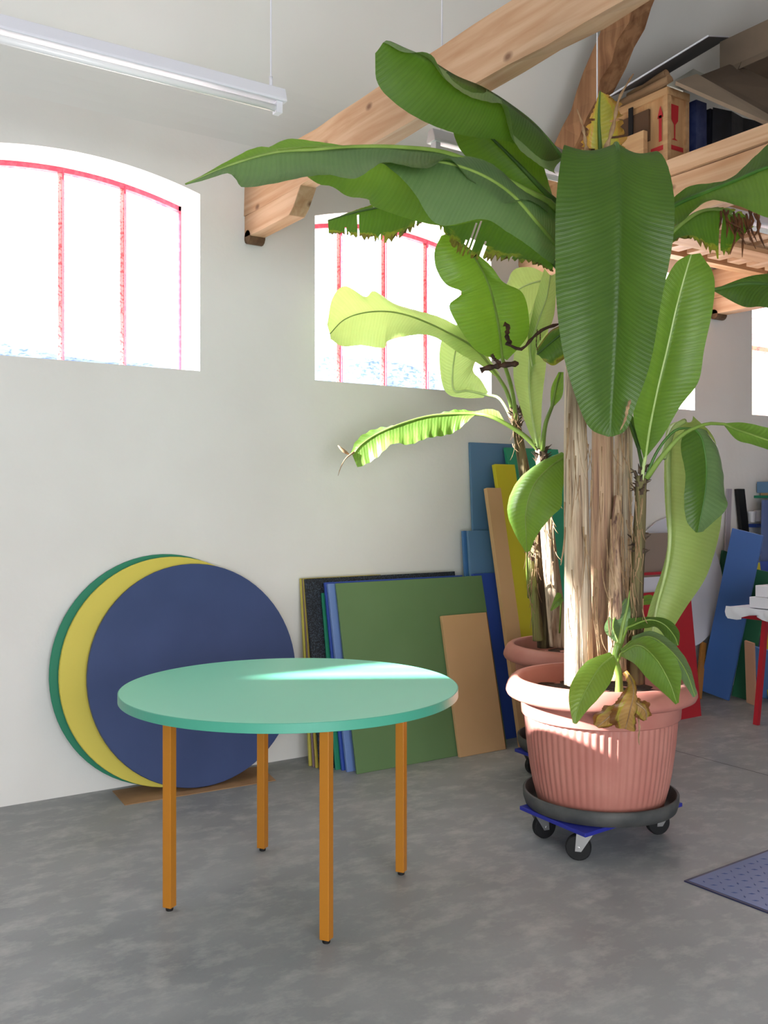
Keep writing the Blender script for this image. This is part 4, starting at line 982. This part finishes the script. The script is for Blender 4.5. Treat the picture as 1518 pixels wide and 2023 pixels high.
# R: large dark leaf to the upper right, S: lighter one below
leaf(BP, [(1310, 420, 3.85), (1350, 398, 3.75), (1400, 378, 3.66), (1450, 358, 3.58), (1518, 330, 3.48), (1600, 305, 3.38)],
     [(1310, 414, 3.86), (1362, 375, 3.80), (1400, 362, 3.76), (1440, 345, 3.72), (1490, 300, 3.68), (1600, 225, 3.6)],
     [(1312, 440, 3.82), (1350, 440, 3.70), (1400, 405, 3.58), (1460, 408, 3.48), (1518, 425, 3.38), (1600, 430, 3.28)],
     L_MAT, ns=44, nu=8, bulge=.04, seed=13, pet=[(1200, 560, 3.98), (1270, 450, 3.9)], ribm=M_MAT0, wav=.02, rr=(.010, .006), mt2=L_MID)
leaf(BP, [(1322, 466, 3.95), (1350, 440, 3.94), (1385, 418, 3.94), (1420, 415, 3.94), (1455, 430, 3.94), (1478, 455, 3.94)],
     [(1322, 450, 3.99), (1350, 425, 3.99), (1385, 408, 3.99), (1425, 404, 3.99), (1468, 420, 3.98), (1488, 450, 3.96)],
     [(1325, 490, 3.9), (1360, 480, 3.88), (1380, 490, 3.86), (1410, 505, 3.86), (1442, 508, 3.88), (1455, 480, 3.9)],
     L_RAG, ns=40, nu=8, bulge=.02, seed=14, pet=[(1210, 640, 3.98), (1280, 510, 3.96)], ribm=M_RIB, rag=.25, tear=6)
# T: dark leaf tip at the right edge
leaf(BP, [(1600, 600, 3.4), (1540, 568, 3.5), (1480, 560, 3.6), (1412, 572, 3.7)], [(1600, 520, 3.42), (1540, 535, 3.52), (1480, 545, 3.6), (1414, 570, 3.7)], [(1600, 640, 3.4), (1518, 612, 3.5), (1470, 606, 3.6), (1412, 576, 3.7)],
     L_MAT, ns=26, seed=15, ribm=M_DARKRIB, wav=.02, rr=(.004, .008), pet=[(1750, 640, 3.3)])
# U: withered crown leaf
leaf(BP, [(1188, 330, 3.98), (1186, 290, 3.97), (1184, 250, 3.96), (1184, 215, 3.96), (1186, 180, 3.96)],
     [(1150, 330, 4.0), (1146, 290, 3.98), (1158, 250, 3.97), (1172, 215, 3.96), (1184, 182, 3.96)],
     [(1236, 330, 3.94), (1244, 290, 3.92), (1240, 240, 3.92), (1232, 205, 3.92), (1205, 190, 3.95)],
     L_SERE, ns=34, nu=8, bulge=.05, seed=16, pet=[(1188, 420, 3.99)], rag=.4, tear=8, wav=.03, rr=(.012, .003), ribm=M_DARKRIB, label='withered yellow brown crown leaf')
for i, (P, wv_) in enumerate((([(1196, 300, 3.9), (1212, 250, 3.88), (1222, 200, 3.88), (1240, 165, 3.88), (1252, 146, 3.88)], .010), ([(1160, 300, 3.95), (1152, 250, 3.95), (1140, 215, 3.95)], .008))):
    q = MB(); c = crom(tp(P), 14); q.tube(c, [wv_ * (1 - .7 * k / 13) * (1 + .4 * sin(k * 2.2)) for k in range(14)], 7); q.build('dry_leaf_tip', M_FIBRE, BP, smooth=True)
# brown shreds on the right leaf
rnd = random.Random(4); q = MB()
for i in range(16):
    x = 1425 + i * 5; y0 = 418 + rnd.uniform(-5, 14); L = rnd.uniform(30, 85)
    c = crom(tp([(x, y0, 3.93), (x + rnd.uniform(-8, 12), y0 + L * .5, 3.9), (x + rnd.uniform(-10, 30), y0 + L, 3.88)]), 8)
    q.tube(c, [.004, .006, .005, .006, .004, .005, .003, .001], 5)
q.build('dry_shreds', noisy('brown_shreds', srgb(120, 72, 40), srgb(80, 50, 34), .8, 30), BP)

# rear plant -------------------------------------------------------
RP = empty('banana_plant', RC1 + Vector((0, 0, .45)), 'smaller banana plant with thin leaning stems in the rear pot before the window', 'plant')
trunk(RP, tp([(1106, 1275, 4.82), (1096, 1180, 4.80), (1083, 1060, 4.79), (1074, 960, 4.78), (1068, 888, 4.78)]), [.046, .04, .036, .034, .024], T_PALE, 6)
trunk(RP, tp([(1082, 1278, 4.9), (1074, 1180, 4.9), (1058, 1060, 4.9), (1040, 950, 4.9), (1026, 870, 4.9), (1014, 800, 4.9)]), [.05, .044, .036, .033, .03, .02], T_DARK, 7)
trunk(RP, tp([(1065, 1265, 4.85), (1056, 1180, 4.85), (1048, 1100, 4.86)]), [.03, .024, .014], T_GREEN, 8)
fibres(RP, 1084, 920, 1150, 4.79, 22, 6, 16, ln=(.04, .16)); fibres(RP, 1050, 1050, 1200, 4.85, 22, 7, 14, ln=(.04, .18)); fibres(RP, 1024, 815, 880, 4.88, 16, 8, 12, ln=(.03, .1))
M_COLLAR = noisy('dark_collar', srgb(96, 78, 60), srgb(54, 40, 32), .8, 25)
def collar(parent, px, py, Z, r, n, seed):
    rnd = random.Random(seed); q = MB(); c = at(px, py, Z)
    for i in range(n):
        a = rnd.uniform(0, 2 * pi); d = Vector((cos(a), sin(a), 0)); z = rnd.uniform(-.05, .05); L = rnd.uniform(.02, .05)
        P = [c + d * r * .8 + Vector((0, 0, z)), c + d * r * 1.15 + Vector((0, 0, z + L * .5)), c + d * (r * 1.2 + L * .5) + Vector((0, 0, z + L * rnd.uniform(.3, 1)))]
        q.tube(P, [.008, .005, .001], 5)
    return q.build('dry_collar', M_COLLAR, parent)
collar(RP, 1022, 822, 4.9, .030, 26, 1); collar(RP, 1070, 905, 4.78, .026, 26, 2); collar(BP, 1266, 955, 3.9, .020, 26, 3); collar(BP, 1262, 1080, 3.9, .022, 16, 4); collar(RP, 1050, 1090, 4.85, .02, 16, 5)
# G: broad leaf in front of window two
leaf(RP, [(992, 705, 4.62), (984, 640, 4.55), (968, 570, 4.48), (945, 520, 4.42), (912, 480, 4.38), (882, 462, 4.36)],
     [(985, 712, 4.60), (940, 692, 4.52), (906, 648, 4.46), (890, 618, 4.42), (888, 600, 4.41), (914, 578, 4.42), (884, 562, 4.38), (864, 530, 4.36), (860, 495, 4.35), (872, 466, 4.35)],
     [(1002, 712, 4.62), (1042, 668, 4.58), (1046, 625, 4.55), (1032, 578, 4.50), (995, 555, 4.45), (965, 520, 4.42), (900, 470, 4.38)],
     L_MID, ns=50, nu=9, bulge=-.04, seed=21, pet=[(1020, 830, 4.86), (1012, 770, 4.75)], wav=.012, rr=(.009, .003), ribm=M_RIB)
# J: pale leaf tip, lit through, in the window
leaf(RP, [(985, 745, 4.90), (940, 690, 4.95), (880, 655, 5.0), (820, 628, 5.05), (770, 616, 5.09), (720, 618, 5.11), (680, 632, 5.12), (652, 660, 5.12)],
     [(990, 735, 4.93), (950, 678, 5.0), (880, 642, 5.06), (815, 606, 5.11), (775, 590, 5.14), (738, 572, 5.16), (722, 588, 5.16), (684, 570, 5.16), (660, 592, 5.16), (646, 640, 5.14)],
     [(975, 745, 4.87), (935, 708, 4.90), (870, 672, 4.94), (800, 670, 4.99), (765, 672, 5.02), (758, 683, 5.03), (715, 678, 5.05), (678, 686, 5.07), (655, 672, 5.1)],
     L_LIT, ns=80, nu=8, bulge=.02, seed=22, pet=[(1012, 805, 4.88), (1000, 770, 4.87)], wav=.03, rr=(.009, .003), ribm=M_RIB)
# K: low leaf lit by the sun
leaf(RP, [(940, 818, 4.86), (900, 818, 4.88), (850, 822, 4.89), (800, 835, 4.89), (750, 855, 4.88), (715, 878, 4.87), (697, 900, 4.86)],
     [(936, 822, 4.84), (900, 845, 4.83), (850, 862, 4.82), (812, 884, 4.82), (778, 884, 4.82), (745, 904, 4.82), (704, 920, 4.83)],
     [(942, 817, 4.88), (900, 815, 4.94), (850, 818, 4.97), (800, 829, 4.97), (750, 848, 4.95), (712, 872, 4.92), (695, 895, 4.88)],
     L_MID, ns=90, nu=8, bulge=.02, seed=23, pet=[(1068, 892, 4.78), (1035, 860, 4.78), (990, 832, 4.80), (960, 820, 4.83)], wav=.035, ripple=.004, rr=(.009, .003), pet_r=.013, ribm=M_RIB)
q = MB(); q.tube(crom(tp([(700, 893, 4.86), (684, 905, 4.85), (674, 922, 4.84), (668, 940, 4.84)]), 8), [.006, .005, .004, .003, .003, .002, .002, .001], 6); q.tube(crom(tp([(690, 898, 4.86), (676, 888, 4.86), (668, 880, 4.86)]), 5), [.003, .008, .009, .006, .002], 6)
q.build('leaf_tendril', M_FIBRE, RP, smooth=True)
leaf(RP, [(938, 818, 4.86), (965, 820, 4.83), (1000, 838, 4.79)], [(930, 818, 4.86), (965, 824, 4.83), (1000, 842, 4.79)], [(925, 816, 4.88), (965, 808, 4.88), (985, 812, 4.84)], L_LIT, ns=16, seed=24, wav=.0, bulge=.02, rr=(.004, .004))
# L: upright bright leaf
leaf(RP, [(1064, 885, 4.76), (1052, 820, 4.72), (1046, 750, 4.70), (1050, 680, 4.68), (1066, 610, 4.68), (1080, 540, 4.7)],
     [(1058, 884, 4.76), (1030, 810, 4.74), (1014, 740, 4.74), (1022, 670, 4.73), (1048, 620, 4.71), (1072, 545, 4.7)],
     [(1068, 885, 4.75), (1072, 800, 4.66), (1078, 730, 4.62), (1082, 660, 4.62), (1092, 600, 4.64), (1092, 545, 4.68)],
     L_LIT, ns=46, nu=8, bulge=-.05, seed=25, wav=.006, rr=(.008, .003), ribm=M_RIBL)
# M: leaf further back against the window
leaf(RP, [(960, 780, 5.05), (925, 772, 5.05), (897, 770, 5.06), (896, 720, 5.07), (908, 660, 5.08), (914, 638, 5.08)],
     [(955, 786, 5.05), (915, 786, 5.05), (880, 772, 5.05), (868, 710, 5.06), (876, 665, 5.07), (905, 640, 5.08)],
     [(965, 775, 5.05), (950, 750, 5.04), (935, 730, 5.04), (948, 690, 5.05), (940, 650, 5.07), (920, 638, 5.08)],
     L_LIT, ns=40, nu=7, bulge=.03, seed=26, pet=[(1022, 850, 4.88), (990, 790, 5.0)], wav=.01, rr=(.007, .003), ribm=M_RIBL)
# H, I: pale upper leaves
leaf(RP, [(1082, 552, 4.8), (1050, 560, 4.84), (1025, 572, 4.88), (1003, 592, 4.9)], [(1078, 540, 4.8), (1048, 528, 4.86), (1015, 532, 4.9), (1000, 560, 4.92)], [(1085, 580, 4.78), (1062, 620, 4.82), (1040, 630, 4.85), (1010, 600, 4.88)],
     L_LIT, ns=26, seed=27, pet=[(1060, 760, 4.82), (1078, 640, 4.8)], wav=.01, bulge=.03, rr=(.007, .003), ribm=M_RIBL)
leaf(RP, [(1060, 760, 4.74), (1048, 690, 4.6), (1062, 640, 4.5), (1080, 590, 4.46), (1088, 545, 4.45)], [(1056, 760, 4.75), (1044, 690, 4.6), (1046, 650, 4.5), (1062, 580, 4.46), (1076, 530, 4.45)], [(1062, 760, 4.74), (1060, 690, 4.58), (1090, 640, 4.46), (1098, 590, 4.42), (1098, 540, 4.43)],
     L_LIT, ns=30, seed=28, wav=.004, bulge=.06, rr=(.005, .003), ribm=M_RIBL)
# dark leaf behind the front stems
leaf(RP, [(1062, 700, 4.5), (1085, 680, 4.45), (1110, 660, 4.4), (1140, 640, 4.35)], [(1060, 690, 4.5), (1085, 655, 4.45), (1110, 640, 4.4), (1140, 620, 4.35)], [(1075, 712, 4.5), (1095, 722, 4.45), (1112, 712, 4.4), (1140, 690, 4.35)], L_RAG, ns=22, seed=29, wav=.01, rr=(.005, .005), ribm=M_DARKRIB)
# small upright leaf left of the first trunk, with its petiole
leaf(RP, [(1092, 800, 4.66), (1098, 770, 4.64), (1108, 735, 4.62)], [(1088, 800, 4.66), (1090, 765, 4.64), (1104, 735, 4.62)], [(1096, 802, 4.66), (1112, 780, 4.62), (1114, 735, 4.6)], L_MID, ns=16, seed=30, wav=0, pet=[(1072, 890, 4.76), (1078, 840, 4.7)], pet_r=.012, rr=(.009, .003))
# V: low folded leaf before the boards
leaf(RP, [(1120, 900, 4.62), (1085, 925, 4.6), (1055, 960, 4.58), (1040, 1010, 4.57), (1040, 1055, 4.57), (1042, 1092, 4.58)],
     [(1110, 892, 4.64), (1065, 912, 4.66), (1025, 950, 4.68), (1006, 1005, 4.66), (1018, 1055, 4.62), (1038, 1090, 4.58)],
     [(1128, 915, 4.6), (1112, 960, 4.52), (1108, 1000, 4.5), (1090, 1020, 4.5), (1062, 1058, 4.54), (1048, 1088, 4.57)],
     L_MID, ns=40, nu=8, bulge=.05, seed=31, wav=.012, rr=(.006, .002), pet=[(1046, 1180, 4.86), (1044, 1120, 4.85)][:0] or None)
q = MB(); q.tube(crom(tp([(1046, 1180, 4.86), (1042, 1130, 4.74), (1042, 1090, 4.58)]), 8), [.009, .008, .007, .006, .006, .005, .004, .003], 8); q.build('petiole', M_RIB, RP, smooth=True)
for i, (m_, l_, r_) in enumerate((([(1110, 1180, 4.6), (1098, 1190, 4.6), (1088, 1206, 4.6)], [(1110, 1174, 4.6), (1100, 1172, 4.6), (1088, 1204, 4.6)], [(1114, 1186, 4.58), (1106, 1196, 4.58), (1090, 1207, 4.6)]),
                               ([(1265, 1190, 4.5), (1290, 1182, 4.5), (1302, 1188, 4.5)], [(1265, 1180, 4.5), (1285, 1175, 4.5), (1302, 1186, 4.5)], [(1265, 1196, 4.5), (1288, 1194, 4.5), (1300, 1192, 4.5)]))):
    leaf(RP, m_, l_, r_, L_MID, ns=12, seed=33 + i, wav=0, rr=(.004, .002), pet=[(1106 if i == 0 else 1200, 1250, 4.75)])
# dried black brown bits
q = MB()
for P, r in (([(1105, 640, 4.45), (1075, 650, 4.46), (1052, 668, 4.47), (1030, 690, 4.48), (1000, 678, 4.5)], .009), ([(1010, 680, 4.5), (1002, 665, 4.5), (1004, 645, 4.5), (996, 640, 4.5)], .014),
             ([(1025, 718, 4.5), (990, 722, 4.5), (960, 728, 4.5), (950, 732, 4.5)], .016), ([(990, 718, 4.5), (978, 710, 4.5), (972, 700, 4.5)], .010), ([(1062, 650, 4.4), (1060, 680, 4.4), (1063, 692, 4.4)], .003), ([(1068, 650, 4.4), (1068, 672, 4.4)], .003)):
    c = crom(tp(P), 12); q.tube(c, [r * (.4 + .6 * abs(sin(k * 1.3))) for k in range(12)], 6)
q.build('dried_leaf', noisy('dark_dry', srgb(92, 62, 46), srgb(52, 36, 30), .7, 30), RP)

# sucker in the front pot ------------------------------------------------
SK = empty('banana_sucker', at(1218, 1362, 3.70), 'young banana shoot with small striped leaves at the front rim of the pot', 'plant')
q = MB(); q.tube(crom(tp([(1224, 1372, 3.74), (1223, 1330, 3.73), (1216, 1300, 3.72), (1222, 1270, 3.72)]), 14), [.017, .016, .015, .014] + [.013] * 10, 12); q.build('stem', M_RIBL if False else M_RIB, SK, smooth=True)
q = MB(); q.tube(crom(tp([(1222, 1290, 3.72), (1230, 1240, 3.72), (1240, 1200, 3.72), (1245, 1166, 3.72)]), 12), [.009, .009, .008, .008, .007, .007, .006, .005, .005, .004, .003, .001], 8); q.build('rolled_leaf', M_RIB, SK, smooth=True)
def sl_(M_, L_, R_, mt, seed, **k): return leaf(SK, M_, L_, R_, mt, ns=30, nu=7, seed=seed, rr=(.0045, .0015), wav=k.pop('wav', .006), ripple=.0012, bulge=k.pop('bulge', .05), **k)
sl_([(1212, 1296, 3.68), (1185, 1320, 3.62), (1160, 1360, 3.57), (1142, 1400, 3.54), (1136, 1430, 3.53)], [(1205, 1288, 3.7), (1160, 1308, 3.66), (1132, 1345, 3.6), (1124, 1380, 3.56), (1132, 1428, 3.53)],
    [(1218, 1310, 3.64), (1208, 1345, 3.57), (1185, 1378, 3.53), (1160, 1405, 3.52), (1140, 1430, 3.53)], L_MID, 41, pet=[(1220, 1315, 3.72)])
sl_([(1228, 1290, 3.68), (1262, 1275, 3.6), (1295, 1300, 3.54), (1322, 1345, 3.5), (1338, 1390, 3.49)], [(1226, 1282, 3.7), (1270, 1258, 3.66), (1318, 1282, 3.6), (1344, 1325, 3.56), (1342, 1388, 3.5)],
    [(1226, 1296, 3.66), (1255, 1312, 3.56), (1280, 1340, 3.5), (1310, 1368, 3.47), (1335, 1392, 3.48)], L_MID, 42, pet=[(1220, 1310, 3.72)])
sl_([(1246, 1268, 3.76), (1285, 1258, 3.74), (1325, 1285, 3.7), (1355, 1325, 3.66), (1374, 1376, 3.62)], [(1250, 1258, 3.78), (1290, 1248, 3.78), (1335, 1275, 3.76), (1364, 1315, 3.7), (1378, 1370, 3.62)],
    [(1250, 1272, 3.74), (1280, 1275, 3.7), (1318, 1300, 3.66), (1345, 1340, 3.63), (1370, 1378, 3.62)], L_GREY, 43, pet=[(1224, 1290, 3.72)])
sl_([(1240, 1240, 3.8), (1280, 1225, 3.82), (1310, 1232, 3.82), (1332, 1255, 3.8), (1340, 1275, 3.78)], [(1242, 1222, 3.82), (1280, 1218, 3.84), (1318, 1222, 3.84), (1342, 1245, 3.82), (1342, 1275, 3.78)],
    [(1244, 1246, 3.78), (1275, 1242, 3.78), (1298, 1240, 3.78), (1315, 1258, 3.78), (1336, 1277, 3.78)], L_MAT, 44, pet=[(1226, 1280, 3.74)])
sl_([(1222, 1268, 3.78), (1212, 1240, 3.82), (1218, 1215, 3.86), (1240, 1180, 3.88)], [(1216, 1268, 3.78), (1196, 1248, 3.82), (1200, 1225, 3.86), (1236, 1182, 3.88)], [(1228, 1266, 3.78), (1240, 1245, 3.82), (1246, 1215, 3.84), (1244, 1180, 3.88)], L_GREY, 45, pet=[(1222, 1290, 3.74)])
# crumpled dried leaf draped over the rim
def dl(M_, L_, R_, seed, **k): return leaf(SK, M_, L_, R_, L_DRY, ns=44, nu=10, seed=seed, bulge=k.get('b', .10), wav=.04, ripple=.012, rag=.12, rr=(.004, .002), ribm=M_FIBRE, name='dried_leaf', pet=k.get('pet'))
dl([(1236, 1326, 3.72), (1248, 1345, 3.64), (1252, 1370, 3.56), (1246, 1400, 3.52), (1240, 1425, 3.54), (1236, 1440, 3.56)],
   [(1230, 1326, 3.72), (1240, 1350, 3.62), (1228, 1368, 3.54), (1214, 1390, 3.54), (1206, 1410, 3.56), (1216, 1432, 3.57)],
   [(1240, 1324, 3.71), (1256, 1345, 3.63), (1262, 1370, 3.58), (1266, 1395, 3.55), (1262, 1420, 3.56), (1262, 1442, 3.58)], 46, pet=[(1226, 1345, 3.74)])
dl([(1222, 1395, 3.56), (1208, 1412, 3.55), (1195, 1424, 3.56), (1180, 1436, 3.58)], [(1216, 1388, 3.58), (1196, 1402, 3.60), (1180, 1415, 3.6), (1174, 1432, 3.6)], [(1226, 1408, 3.54), (1220, 1428, 3.54), (1205, 1438, 3.55), (1184, 1440, 3.58)], 47)
dl([(1252, 1385, 3.56), (1266, 1395, 3.54), (1276, 1405, 3.55), (1278, 1422, 3.58)], [(1256, 1376, 3.57), (1272, 1378, 3.58), (1285, 1392, 3.59), (1284, 1412, 3.6)], [(1248, 1400, 3.54), (1256, 1415, 3.53), (1264, 1424, 3.55), (1272, 1426, 3.58)], 48)
q = MB(); q.tube(crom(tp([(1262, 1420, 3.57), (1264, 1440, 3.57), (1262, 1458, 3.58), (1264, 1472, 3.59)]), 8), [.004, .003, .005, .002, .004, .002, .003, .001], 5); q.build('dry_shred', M_FIBRE, SK)
